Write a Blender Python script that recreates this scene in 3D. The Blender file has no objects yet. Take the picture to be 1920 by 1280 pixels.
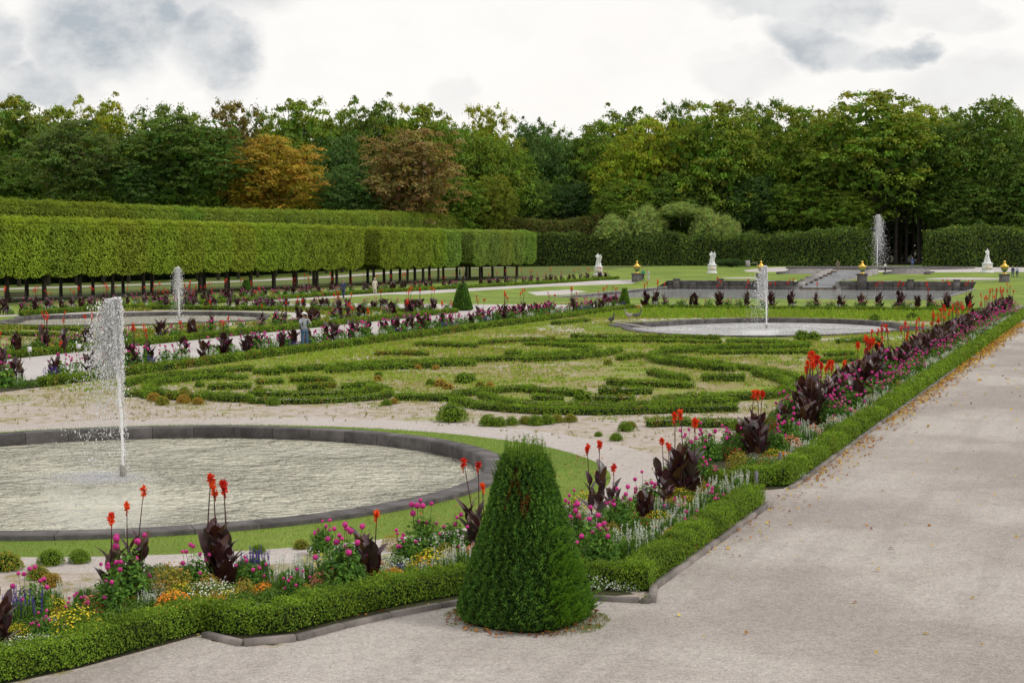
import bpy, math, random
import numpy as np
from mathutils import Vector, Matrix, geometry
R = math.radians
rng = np.random.default_rng(7); random.seed(7)
S = bpy.context.scene
COL = S.collection
# ------------------------------------------------------------------ camera
FPX, CH = 3000.0, 4.7
YAW, PITCH, ROLL = R(21.05), math.atan((640-462)/FPX), R(-0.25)
cam_d = bpy.data.cameras.new('camera'); cam = bpy.data.objects.new('camera', cam_d); COL.objects.link(cam)
CM = Matrix.Translation((0, 0, CH)) @ Matrix.Rotation(YAW, 4, 'Z') @ Matrix.Rotation(R(90)-PITCH, 4, 'X') @ Matrix.Rotation(ROLL, 4, 'Z')
cam.matrix_world = CM
cam_d.sensor_width = 36; cam_d.lens = 36*FPX/1920; cam_d.clip_end = 5000; cam_d.clip_start = 0.1
S.camera = cam
# ------------------------------------------------------------------ light and exposure
S.view_settings.view_transform = 'Standard'; S.view_settings.look = 'None'
S.view_settings.exposure = 0.12; S.view_settings.gamma = 1.0; S.view_settings.use_curve_mapping = False
SUN_EL, SUN_AZ = R(50), R(78)          # azimuth from +Y towards +X
sd = bpy.data.lights.new('sun', 'SUN'); sd.energy = 1.5; sd.angle = R(10); sd.color = (1, .96, .9)
so = bpy.data.objects.new('sun', sd); COL.objects.link(so)
sdir = Vector((math.sin(SUN_AZ)*math.cos(SUN_EL), math.cos(SUN_AZ)*math.cos(SUN_EL), math.sin(SUN_EL)))
so.rotation_euler = sdir.to_track_quat('Z', 'Y').to_euler(); so.location = (0, 0, 60)
W = bpy.data.worlds.new('World'); S.world = W; W.use_nodes = True

def nodes_of(idb):
    nt = idb.node_tree; nt.nodes.clear(); return nt
class NT:
    """small node helper"""
    def __init__(s, nt): s.t = nt
    def n(s, typ, **kw):
        nd = s.t.nodes.new(typ)
        for k, v in kw.items():
            if k.startswith('i_'):
                key = k[2:]; key = int(key) if key.isdigit() else key.replace('_', ' ')
                nd.inputs[key].default_value = v
            else: setattr(nd, k, v)
        return nd
    def l(s, a, b): s.t.links.new(a, b)
    def math(s, op, a, b=None, clamp=False):
        m = s.t.nodes.new('ShaderNodeMath'); m.operation = op; m.use_clamp = clamp
        for i, v in enumerate((a, b)):
            if v is None: continue
            if isinstance(v, (int, float)): m.inputs[i].default_value = v
            else: s.l(v, m.inputs[i])
        return m.outputs[0]
    def mix(s, fac, a, b, blend='MIX'):
        m = s.t.nodes.new('ShaderNodeMix'); m.data_type = 'RGBA'; m.blend_type = blend
        for idx, v in ((0, fac), (6, a), (7, b)):
            if isinstance(v, (int, float)): m.inputs[idx].default_value = v
            elif isinstance(v, tuple): m.inputs[idx].default_value = (*v, 1) if len(v) == 3 else v
            else: s.l(v, m.inputs[idx])
        return m.outputs[2]
    def noise(s, vec, scale, detail=4, rough=.55, dist=0):
        n = s.n('ShaderNodeTexNoise'); n.inputs['Scale'].default_value = scale
        n.inputs['Detail'].default_value = detail; n.inputs['Roughness'].default_value = rough
        n.inputs['Distortion'].default_value = dist
        if vec is not None: s.l(vec, n.inputs['Vector'])
        return n.outputs['Fac']
    def mr(s, v, a, b, c=0., d=1.):
        m = s.n('ShaderNodeMapRange'); m.clamp = True
        m.interpolation_type = 'SMOOTHSTEP'
        s.l(v, m.inputs[0])
        for i, x in enumerate((a, b, c, d)): m.inputs[i+1].default_value = x
        return m.outputs[0]

def view_dir(px, py):
    d = Vector(((px-960)/FPX, (640-py)/FPX, -1)); return (CM.to_3x3() @ d).normalized()

def build_world():
    t = NT(nodes_of(W))
    sky = t.n('ShaderNodeTexSky', sky_type='NISHITA'); sky.sun_disc = False
    sky.sun_elevation = SUN_EL; sky.sun_rotation = SUN_AZ % (2*math.pi)
    b1 = t.n('ShaderNodeBackground'); b1.inputs[1].default_value = .1; t.l(sky.outputs[0], b1.inputs[0])
    tc = t.n('ShaderNodeTexCoord'); d0 = tc.outputs['Generated']
    # flatten the clouds towards the horizon and break up their edges
    mp = t.n('ShaderNodeMapping'); mp.inputs['Scale'].default_value = (1, 1, 1.6); t.l(d0, mp.inputs[0])
    nn = t.n('ShaderNodeTexNoise'); nn.inputs['Scale'].default_value = 11; nn.inputs['Detail'].default_value = 7
    nn.inputs['Roughness'].default_value = .55; t.l(mp.outputs[0], nn.inputs['Vector'])
    sub = t.n('ShaderNodeVectorMath', operation='SUBTRACT'); t.l(nn.outputs['Color'], sub.inputs[0]); sub.inputs[1].default_value = (.5, .5, .5)
    sc = t.n('ShaderNodeVectorMath', operation='SCALE'); t.l(sub.outputs[0], sc.inputs[0]); sc.inputs['Scale'].default_value = .075
    ad = t.n('ShaderNodeVectorMath', operation='ADD'); t.l(d0, ad.inputs[0]); t.l(sc.outputs[0], ad.inputs[1])
    dark = None
    for px, py, rx, k, amt in [(190, 70, 150, 1.25, 1.0), (400, 85, 115, 1.3, .9), (30, 150, 150, 3.0, .75), (-80, 60, 130, 1.3, .7), (300, -60, 250, 2.4, .5),
                               (1545, 80, 105, 2.0, .85), (1680, 98, 85, 2.4, .95), (1490, 8, 190, 4.5, .7), (1840, 165, 150, 2.2, .38), (1400, 150, 120, 2.6, .28),
                               (860, 180, 60, 1.5, .18), (1760, 20, 120, 3, .3)]:
        b = view_dir(px, py)
        s1 = t.n('ShaderNodeVectorMath', operation='SUBTRACT'); t.l(ad.outputs[0], s1.inputs[0]); s1.inputs[1].default_value = b
        s2 = t.n('ShaderNodeVectorMath', operation='MULTIPLY'); t.l(s1.outputs[0], s2.inputs[0]); s2.inputs[1].default_value = (1, 1, k)
        ln = t.n('ShaderNodeVectorMath', operation='LENGTH'); t.l(s2.outputs[0], ln.inputs[0])
        m = t.mr(ln.outputs['Value'], rx/FPX*.6, rx/FPX*1.15, amt, 0)
        dark = m if dark is None else t.math('MAXIMUM', dark, m)
    gen = t.noise(mp.outputs[0], 5.0, 8, .6)
    # general broken cloud away from the framed part of the sky
    z = t.n('ShaderNodeSeparateXYZ'); t.l(d0, z.inputs[0])
    high = t.mr(z.outputs[2], .14, .3)
    dark = t.math('MAXIMUM', dark, t.math('MULTIPLY', t.mr(gen, .45, .7), t.math('ADD', t.math('MULTIPLY', high, .55), .08)))
    fine = t.noise(mp.outputs[0], 22, 8, .6)
    dark2 = t.math('MULTIPLY', dark, t.mr(fine, .3, .68, 1.15, .45), True)
    lightc = t.mix(t.mr(fine, .45, .7), (.97, .935, .90), (.92, .905, .88))
    c = t.mix(dark2, lightc, (.44, .48, .52))
    b2 = t.n('ShaderNodeBackground'); b2.inputs[1].default_value = 1.0; t.l(c, b2.inputs[0])
    mx = t.n('ShaderNodeMixShader'); mx.inputs[0].default_value = .95; t.l(b1.outputs[0], mx.inputs[1]); t.l(b2.outputs[0], mx.inputs[2])
    o = t.n('ShaderNodeOutputWorld'); t.l(mx.outputs[0], o.inputs[0])
build_world()

# ------------------------------------------------------------------ places
AX = -40.5                                  # the garden's long axis (world X)
WALLY = 224.0
def sm(t): t = np.clip(t, 0, 1); return t*t*(3-2*t)
def Gh(X, Y):
    X = np.asarray(X, float); Y = np.asarray(Y, float)
    base = -.3*sm((Y-130)/90)
    dx = np.maximum(np.abs(X-AX)-21.5, 0); dy = np.maximum(150-Y, 0)
    d = np.hypot(dx, dy)
    t = sm(d/9.0)
    low = base*t + (-1.25)*(1-t)
    low = np.where(Y < 138, base, low)
    up = -.3 + .97*sm((Y-228)/56)*.97 + .0*X
    up = up*(1-sm((np.abs(X-AX)-62)/25)*.4)
    return np.where(Y >= WALLY-.3, up, low)
def P(px, py, h=0.0):
    d = view_dir(px, py); o = CM.translation; k = (h-o.z)/d.z
    return np.array([o.x+d.x*k, o.y+d.y*k, h])
def hit(px, py):
    h = 0.
    for _ in range(12):
        p = P(px, py, h); h = .5*h+.5*float(Gh(p[0], p[1]))
    return p
def onY(px, Y, h):                           # point above column px of the picture, on the line Y = const
    d = view_dir(px, 462); k = Y/d.y; return np.array([d.x*k, Y, h])
def at_depth(px, depth):                     # ground point seen in column px at a distance
    d = view_dir(px, 462); dh = math.hypot(d.x, d.y); x, y = d.x/dh*depth, d.y/dh*depth
    return np.array([x, y, float(Gh(x, y))])

# ------------------------------------------------------------------ materials
MATS = {}
def mat(name):
    m = bpy.data.materials.new(name); m.use_nodes = True; MATS[name] = m
    t = NT(nodes_of(m)); t.o = t.n('ShaderNodeOutputMaterial'); return m, t
def princ(t, rough=.7, spec=.4):
    b = t.n('ShaderNodeBsdfPrincipled'); b.inputs['Roughness'].default_value = rough
    b.inputs['Specular IOR Level'].default_value = spec; t.l(b.outputs[0], t.o.inputs[0]); return b
def bump(t, b, h, strength, dist=.02):
    bn = t.n('ShaderNodeBump'); bn.inputs['Strength'].default_value = strength; bn.inputs['Distance'].default_value = dist
    t.l(h, bn.inputs['Height']); t.l(bn.outputs[0], b.inputs['Normal'])
def pos(t): return t.n('ShaderNodeNewGeometry').outputs['Position']
def attr(t, n='col'): a = t.n('ShaderNodeAttribute'); a.attribute_name = n; return a

def m_leaf(name, trans=.3, rough=.65, spec=.12):
    m, t = mat(name)
    a = attr(t); oi = t.n('ShaderNodeObjectInfo')
    c = t.mix(1., a.outputs['Color'], oi.outputs['Color'], 'MULTIPLY')
    c = t.mix(1., c, (1.06, 1.13, .82) if name == 'leaf' else (1., 1., 1.), 'MULTIPLY')
    au = t.math('MULTIPLY', t.math('MULTIPLY', attr(t, 'aut').outputs['Fac'], oi.outputs['Alpha']), .72, True)
    c = t.mix(au, c, (.36, .30, .03))
    b = t.n('ShaderNodeBsdfPrincipled'); b.inputs['Roughness'].default_value = rough; b.inputs['Specular IOR Level'].default_value = spec
    t.l(c, b.inputs['Base Color'])
    tr = t.n('ShaderNodeBsdfTranslucent'); c2 = t.mix(1., c, (1.3, 1.35, .5), 'MULTIPLY'); t.l(c2, tr.inputs[0])
    mx = t.n('ShaderNodeMixShader'); mx.inputs[0].default_value = trans
    t.l(b.outputs[0], mx.inputs[1]); t.l(tr.outputs[0], mx.inputs[2]); t.l(mx.outputs[0], t.o.inputs[0]); return m
LEAF = m_leaf('leaf', .32); PETAL = m_leaf('petal', .25, .6, .2); GLOSSLEAF = m_leaf('canna_leaf', .12, .38, .5)
def m_paint(name, rough=.7, spec=.3, nz=.15, metal=0):
    m, t = mat(name); b = princ(t, rough, spec); a = attr(t); b.inputs['Metallic'].default_value = metal
    n = t.noise(pos(t), 9, 5); f = t.mr(n, .3, .7, 1-nz, 1+nz)
    c = t.n('ShaderNodeVectorMath', operation='SCALE'); t.l(a.outputs['Color'], c.inputs[0]); t.l(f, c.inputs['Scale'])
    t.l(c.outputs[0], b.inputs['Base Color']); return m
PAINT = m_paint('cloth_and_paint'); GOLD = m_paint('gilded', .35, .5, .1, .6); MARBLE = m_paint('white_marble', .6, .3, .08)
def m_bark():
    m, t = mat('bark'); b = princ(t, .9, .2); p = pos(t)
    mp = t.n('ShaderNodeMapping'); mp.inputs['Scale'].default_value = (6, 6, 1.2); t.l(p, mp.inputs[0])
    n = t.noise(mp.outputs[0], 3, 6, .65); c = t.mix(t.mr(n, .3, .7), (.035, .028, .022), (.11, .095, .08))
    t.l(c, b.inputs['Base Color']); bump(t, b, n, .6, .05); return m
BARK = m_bark()
def m_stone(name, c1, c2, lichen=.3):
    m, t = mat(name); b = princ(t, .85, .25); p = pos(t)
    n = t.noise(p, 2.2, 8, .65); n2 = t.noise(p, 26, 5, .7); n3 = t.noise(p, 7, 6, .7)
    c = t.mix(t.mr(n, .3, .7), c1, c2)
    c = t.mix(t.math('MULTIPLY', t.mr(n2, .58, .72), lichen), c, (.42, .41, .37))
    c = t.mix(t.math('MULTIPLY', t.mr(n3, .55, .75), .5), c, tuple(x*.5 for x in c1))
    oi = t.n('ShaderNodeObjectInfo'); f = t.mr(oi.outputs['Random'], 0, 1, .8, 1.22)
    sc = t.n('ShaderNodeVectorMath', operation='SCALE'); t.l(c, sc.inputs[0]); t.l(f, sc.inputs['Scale'])
    t.l(sc.outputs[0], b.inputs['Base Color']); bump(t, b, n2, .5, .01); return m
STONE = m_stone('dark_stone', (.075, .068, .062), (.15, .14, .135))
RIM = m_stone('pool_rim_stone', (.062, .056, .055), (.135, .125, .125), .35)
KERB = m_stone('kerb_stone', (.13, .115, .105), (.24, .21, .195))
STEP = m_stone('pale_step_stone', (.2, .185, .18), (.36, .34, .33), .2)
def m_gravel(name, ca, cb, cc, patch=.5):
    m, t = mat(name); b = princ(t, .95, .1); p = pos(t)
    v = t.n('ShaderNodeTexVoronoi'); v.inputs['Scale'].default_value = 45; t.l(p, v.inputs['Vector'])
    sp = t.n('ShaderNodeSeparateXYZ'); t.l(v.outputs['Color'], sp.inputs[0])
    v2 = t.n('ShaderNodeTexVoronoi'); v2.inputs['Scale'].default_value = 18; t.l(p, v2.inputs['Vector'])
    sp2 = t.n('ShaderNodeSeparateXYZ'); t.l(v2.outputs['Color'], sp2.inputs[0])
    n = t.noise(p, .16, 7, .6); n2 = t.noise(p, 3.5, 6, .7); n3 = t.noise(p, 14, 4, .7)
    mp = t.n('ShaderNodeMapping'); mp.inputs['Scale'].default_value = (1.6, .10, 1); t.l(p, mp.inputs[0]); n4 = t.noise(mp.outputs[0], 1.5, 5, .6)
    c = t.mix(t.mr(n, .38, .62), ca, cb); c = t.mix(t.math('MULTIPLY', t.mr(n4, .45, .7), .28), c, tuple(x*.78 for x in ca))
    c = t.mix(t.math('MULTIPLY', t.mr(n2, .5, .75), patch), c, cc)
    f = t.math('ADD', t.math('MULTIPLY', sp.outputs[0], .38), t.math('MULTIPLY', sp2.outputs[0], .16))
    f = t.math('ADD', f, t.math('MULTIPLY', n3, .3)); f = t.math('ADD', f, .58)
    sc = t.n('ShaderNodeVectorMath', operation='SCALE'); t.l(c, sc.inputs[0]); t.l(f, sc.inputs['Scale'])
    t.l(sc.outputs[0], b.inputs['Base Color'])
    hh = t.math('ADD', v.outputs['Distance'], t.math('MULTIPLY', n2, 2.)); bump(t, b, hh, .5, .012); return m
GRAVEL = m_gravel('gravel', (.31, .275, .25), (.425, .39, .36), (.25, .215, .19), .6)
PALEGRAVEL = m_gravel('pale_gravel', (.45, .415, .40), (.50, .47, .46), (.38, .345, .32), .4)
RINGSAND = m_gravel('ring_sand', (.43, .385, .355), (.47, .43, .405), (.34, .30, .235), .65)
def m_soil():
    m, t = mat('sandy_soil'); b = princ(t, .95, .1); p = pos(t)
    n = t.noise(p, .16, 6, .62, .4); n1 = t.noise(p, .55, 7, .66, .5); n2 = t.noise(p, 2.6, 6, .7); n3 = t.noise(p, 17, 5, .75)
    sand = t.mix(t.mr(n2, .35, .7), (.47, .415, .37), (.36, .30, .25))
    dry = t.mix(t.mr(n3, .35, .65), (.20, .18, .07), (.34, .29, .14))
    grn = t.mix(t.mr(n3, .35, .65), (.16, .20, .035), (.28, .34, .07))
    sy = t.n('ShaderNodeSeparateXYZ'); t.l(p, sy.inputs[0])
    far = t.mr(sy.outputs[1], 37, 52, -.01, .105)         # the middle of the parterre is the weedier part
    a = t.math('ADD', t.math('ADD', t.math('MULTIPLY', n1, .55), t.math('MULTIPLY', n2, .45)), far)
    c = t.mix(t.mr(a, .50, .60), sand, dry)
    g = t.math('ADD', t.math('ADD', t.math('MULTIPLY', n, .8), t.math('MULTIPLY', n2, .2)), far)
    c = t.mix(t.mr(g, .56, .66), c, grn)
    f = t.mr(n3, .2, .8, .7, 1.25)
    sc = t.n('ShaderNodeVectorMath', operation='SCALE'); t.l(c, sc.inputs[0]); t.l(f, sc.inputs['Scale'])
    t.l(sc.outputs[0], b.inputs['Base Color']); bump(t, b, n3, .6, .03); return m
SOIL = m_soil()
def m_grass(name, c1, c2, c3):
    m, t = mat(name); b = princ(t, .9, .15); p = pos(t)
    n = t.noise(p, .12, 6, .6, .3); n2 = t.noise(p, 1.6, 6, .65); n3 = t.noise(p, 30, 4, .7)
    c = t.mix(t.mr(n, .35, .65), c1, c2); c = t.mix(t.math('MULTIPLY', t.mr(n2, .45, .7), .5), c, c3)
    f = t.mr(n3, .25, .75, .6, 1.35)
    sc = t.n('ShaderNodeVectorMath', operation='SCALE'); t.l(c, sc.inputs[0]); t.l(f, sc.inputs['Scale'])
    t.l(sc.outputs[0], b.inputs['Base Color']); bump(t, b, n3, .7, .04); return m
GRASS = m_grass('lawn_grass', (.13, .205, .032), (.215, .29, .05), (.19, .20, .055))
SHADEGRASS = m_grass('shaded_rough_grass', (.10, .14, .035), (.14, .17, .045), (.15, .15, .06))  # rough grass, its colour darkened for the shade under the limes
BEDSOIL = m_grass('bed_earth', (.045, .04, .025), (.07, .075, .03), (.03, .025, .018))
FLOOR = m_grass('forest_floor', (.03, .03, .018), (.04, .05, .02), (.03, .02, .012))
def m_water(name, base, sc, st, stretch=(1, 1, 1), rough=.06, d=.05):
    m, t = mat(name); b = princ(t, rough, .5); p = pos(t)
    b.inputs['IOR'].default_value = 1.33
    mp = t.n('ShaderNodeMapping'); mp.inputs['Scale'].default_value = stretch; mp.inputs['Rotation'].default_value = (0, 0, -YAW); t.l(p, mp.inputs[0])
    n = t.noise(mp.outputs[0], sc, 3, .5, .6); n2 = t.noise(mp.outputs[0], sc*2.7, 2, .5, .3)
    big = t.noise(p, .35, 4); c = t.mix(t.mr(big, .35, .65), base, tuple(x*1.25 for x in base))
    t.l(c, b.inputs['Base Color'])
    h = t.math('MULTIPLY', t.math('ADD', n, t.math('MULTIPLY', n2, .35)), t.mr(t.noise(p, .22, 3), .3, .7, .55, 1.4)); bump(t, b, h, st, d); return m
WATER1 = m_water('murky_pool_water', (.47, .455, .36), 2.1, 1., (1, 1.2, 1), .03, .5)
WATER2 = m_water('silver_pool_water', (.66, .66, .65), 1.6, 1., (.8, 1.6, 1), .04, .5)
WATER3 = m_water('pond_water', (.36, .37, .38), .8, .6, (.4, 1.5, 1), .08, .1)
def m_spray(name, alpha):
    m, t = mat(name); b = princ(t, .25, .5); b.inputs['Base Color'].default_value = (.98, .98, 1, 1)
    tr = t.n('ShaderNodeBsdfTranslucent'); tr.inputs[0].default_value = (1, 1, 1, 1)
    mx = t.n('ShaderNodeMixShader'); mx.inputs[0].default_value = .4; t.l(b.outputs[0], mx.inputs[1]); t.l(tr.outputs[0], mx.inputs[2])
    tp = t.n('ShaderNodeBsdfTransparent'); m2 = t.n('ShaderNodeMixShader'); m2.inputs[0].default_value = alpha
    t.l(tp.outputs[0], m2.inputs[1]); t.l(mx.outputs[0], m2.inputs[2]); t.l(m2.outputs[0], t.o.inputs[0]); return m
JET = m_spray('falling_water', .97); MIST = m_spray('water_mist', .35)

# ------------------------------------------------------------------ mesh building
class MB:
    def __init__(s): s.V = []; s.F = []; s.C = []; s.A = []; s.n = 0
    def add(s, V, F, c, a=0.):
        V = np.asarray(V, float).reshape(-1, 3); F = np.asarray(F, int)
        s.V.append(V); s.F.append(F+s.n); s.n += len(V)
        c = np.asarray(c, float)
        s.C.append(np.broadcast_to(c, (len(F), 3)) if c.ndim == 1 else c)
        a = np.asarray(a, float); s.A.append(np.broadcast_to(a, (len(F),)))
        return s
    def xf(s, scale=(1, 1, 1), loc=(0, 0, 0), rz=0, k0=0):
        c, sn = math.cos(rz), math.sin(rz); M = np.array([[c, -sn, 0], [sn, c, 0], [0, 0, 1]])
        for i in range(k0, len(s.V)): s.V[i] = (s.V[i]*np.array(scale)) @ M.T + np.array(loc)
        return s
    def mesh(s, name, m, smooth=False):
        me = bpy.data.meshes.new(name); V = np.concatenate(s.V)
        me.vertices.add(len(V)); me.vertices.foreach_set('co', V.astype(np.float32).ravel())
        lt = np.concatenate([np.full(len(f), f.shape[1]) for f in s.F]); li = np.concatenate([f.ravel() for f in s.F])
        me.loops.add(len(li)); me.loops.foreach_set('vertex_index', li.astype(np.int32))
        me.polygons.add(len(lt)); st = np.concatenate([[0], np.cumsum(lt)[:-1]])
        me.polygons.foreach_set('loop_start', st.astype(np.int32))
        try: me.polygons.foreach_set('loop_total', lt.astype(np.int32))
        except Exception: pass
        me.update(calc_edges=True)
        C = np.concatenate(s.C); at_ = me.attributes.new('col', 'FLOAT_COLOR', 'FACE')
        at_.data.foreach_set('color', np.concatenate([C, np.ones((len(C), 1))], 1).astype(np.float32).ravel())
        A = np.concatenate(s.A)
        if A.any():
            aa = me.attributes.new('aut', 'FLOAT', 'FACE'); aa.data.foreach_set('value', A.astype(np.float32))
        if smooth: me.polygons.foreach_set('use_smooth', np.ones(len(lt), bool))
        me.materials.append(m); return me
def link(name, me, parent=None, loc=None, rz=0, sc=None):
    o = bpy.data.objects.new(name, me); COL.objects.link(o)
    if parent is not None: o.parent = parent
    if loc is not None: o.location = loc
    if rz: o.rotation_euler = (0, 0, rz)
    if sc is not None: o.scale = sc
    return o
def tag(o, label=None, cat=None, group=None, kind=None):
    if label: o['label'] = label
    if cat: o['category'] = cat
    if group: o['group'] = group
    if kind: o['kind'] = kind
    return o
def unit(v): v = np.asarray(v, float); return v/np.maximum(np.linalg.norm(v, axis=-1, keepdims=True), 1e-9)
def rnd(n, d=3): return rng.normal(size=(n, d))
def leaves(mb, C, N, L, Wd, col, D=None, a=0., fold=0.):
    """diamond leaves centred on C, facing N, along D (random if None)"""
    n = len(C); N = unit(N)
    D = unit(np.cross(N, rnd(n))) if D is None else unit(D)
    B = unit(np.cross(N, D)); L = np.broadcast_to(L, (n,))[:, None]; Wd = np.broadcast_to(Wd, (n,))[:, None]
    Nn = np.cross(D, B)
    V = np.stack([C-D*L*.5, C+B*Wd*.5+Nn*L*fold-D*L*.05, C+D*L*.5, C-B*Wd*.5+Nn*L*fold-D*L*.05], 1).reshape(-1, 3)
    mb.add(V, np.arange(n*4).reshape(-1, 4), col, a)
def jitter(base, n, amt=.25, hue=.08):
    base = np.asarray(base, float); k = 1+rng.uniform(-amt, amt, (n, 1)); h = 1+rng.normal(0, hue, (n, 3))
    return np.clip(base*k*h, 0.002, .95)
def pick(cols, wts, n):
    cols = np.asarray(cols, float); i = rng.choice(len(cols), n, p=np.array(wts)/sum(wts)); return cols[i]*(1+rng.uniform(-.25, .25, (n, 1)))
BOXF = np.array([[0, 3, 2, 1], [4, 5, 6, 7], [0, 1, 5, 4], [1, 2, 6, 5], [2, 3, 7, 6], [3, 0, 4, 7]])
def box(mb, c, s, col, taper=1.):
    x, y, z = np.array(s)/2; t = taper
    V = np.array([[-x, -y, -z], [x, -y, -z], [x, y, -z], [-x, y, -z], [-x*t, -y*t, z], [x*t, -y*t, z], [x*t, y*t, z], [-x*t, y*t, z]])+np.array(c)
    mb.add(V, BOXF, col)
def tube(mb, pts, rad, col, n=6, cap=True):
    pts = np.asarray(pts, float); rad = np.broadcast_to(rad, (len(pts),)); T = np.gradient(pts, axis=0); T = unit(T)
    ref = np.where(np.abs(T[:, 2:3]) > .9, np.array([[1., 0, 0]]), np.array([[0, 0, 1.]]))
    A = unit(np.cross(T, ref)); B = np.cross(T, A)
    for i in range(1, len(A)):
        if np.dot(A[i], A[i-1]) < 0: A[i] = -A[i]; B[i] = -B[i]
    an = np.arange(n)*2*math.pi/n
    V = pts[:, None]+rad[:, None, None]*(A[:, None]*np.cos(an)[None, :, None]+B[:, None]*np.sin(an)[None, :, None])
    k = len(pts); I = np.arange(k*n).reshape(k, n); J = np.roll(I, -1, 1)
    F = np.stack([I[:-1], J[:-1], J[1:], I[1:]], -1).reshape(-1, 4); mb.add(V.reshape(-1, 3), F, col)
    if cap: mb.add(V[-1], np.arange(n)[None], col); mb.add(V[0], np.arange(n)[::-1][None], col)
def lathe(mb, prof, col, n=14, c=(0, 0, 0)):
    prof = np.asarray(prof, float); an = np.arange(n)*2*math.pi/n; k = len(prof)
    V = np.stack([prof[:, 0:1]*np.cos(an), prof[:, 0:1]*np.sin(an), np.repeat(prof[:, 1:2], n, 1)], -1)+np.array(c)
    I = np.arange(k*n).reshape(k, n); J = np.roll(I, -1, 1)
    F = np.stack([I[:-1], J[:-1], J[1:], I[1:]], -1).reshape(-1, 4); mb.add(V.reshape(-1, 3), F, col)
    mb.add(V[-1], np.arange(n)[None], col)
def ball(mb, c, r, col, n=8, m=5):
    th = np.linspace(0.05, math.pi-.05, m+1); r = np.broadcast_to(np.asarray(r, float), (3,))
    lathe_p = np.stack([np.sin(th), -np.cos(th)], 1); k0 = len(mb.V); lathe(mb, lathe_p, col, n)
    for i in range(k0, len(mb.V)): mb.V[i] = mb.V[i]*r+np.array(c)
def fbm(X, Y, s=1.0, seed=0):
    r = np.random.default_rng(seed); v = 0; amp = 1.; tot = 0
    for i in range(5):
        a, b = r.uniform(0, 6.28, 2); ang = r.uniform(0, 6.28); k = s*(1.9**i)
        v = v+amp*np.sin((X*math.cos(ang)+Y*math.sin(ang))*k+a+1.5*np.sin((-X*math.sin(ang)+Y*math.cos(ang))*k*.8+b)); tot += amp; amp *= .6
    return v/tot
def in_poly(X, Y, poly):
    poly = np.asarray(poly)[:, :2]; c = np.zeros(len(X), bool); j = len(poly)-1
    for i in range(len(poly)):
        xi, yi = poly[i]; xj, yj = poly[j]
        cond = (yi > Y) != (yj > Y)
        c ^= cond & (X < (xj-xi)*(Y-yi)/(yj-yi+1e-12)+xi); j = i
    return c

# ------------------------------------------------------------------ the ground: one triangulation, cut into zones
def ring(cx, cy, rx, ry, n=72, f=None):
    a = np.arange(n)*2*math.pi/n; k = 1 if f is None else f(a)
    return np.stack([cx+rx*k*np.cos(a), cy+ry*k*np.sin(a)], 1)
POOL1 = (-19.6, 28.4); POOL2 = (-19.4, 91.0); POOL3 = (-61.4, 90.5)
def quat(cx, cy, g=0., n=96):
    a = np.arange(n)*2*math.pi/n; ca, sa = np.cos(a), np.sin(a)
    def el(rx, ry): return 1/np.sqrt((ca/(rx+g))**2+(sa/(ry+g))**2)
    r = np.maximum(el(8.0, 10.4), el(9.3, 5.2)); return np.stack([cx+r*ca, cy+r*sa], 1)
RIMW = .48
p1_out = ring(*POOL1, 8.0, 8.0, 90); p1_in = ring(*POOL1, 8-RIMW, 8-RIMW, 90)
KP = [P(x, y) for x, y in [(-500, 1420), (-60, 1302), (150, 1256), (383, 1192), (398, 1206), (512, 1214), (600, 1187), (720, 1158), (862, 1132), (980, 1118), (1112, 1124), (1222, 1130)]]
KP2 = [np.array([-6.0, KP[-1][1]+.45, 0]), np.array([-6.0, 28.6, 0])]
kerb_near = [k[:2] for k in KP]+[KP2[0][:2], KP2[1][:2]]
JOG = [np.array([-7.1, 29.3]), np.array([-6.0, 30.5])]
fore = kerb_near+JOG+[np.array([-6.0, 400.]), np.array([90, 400.]), np.array([90, -30.]), np.array([-60, -30.])]
pond = np.array([[-62, 146], [-62, WALLY-.2], [-19, WALLY-.2], [-19, 146]])
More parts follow.
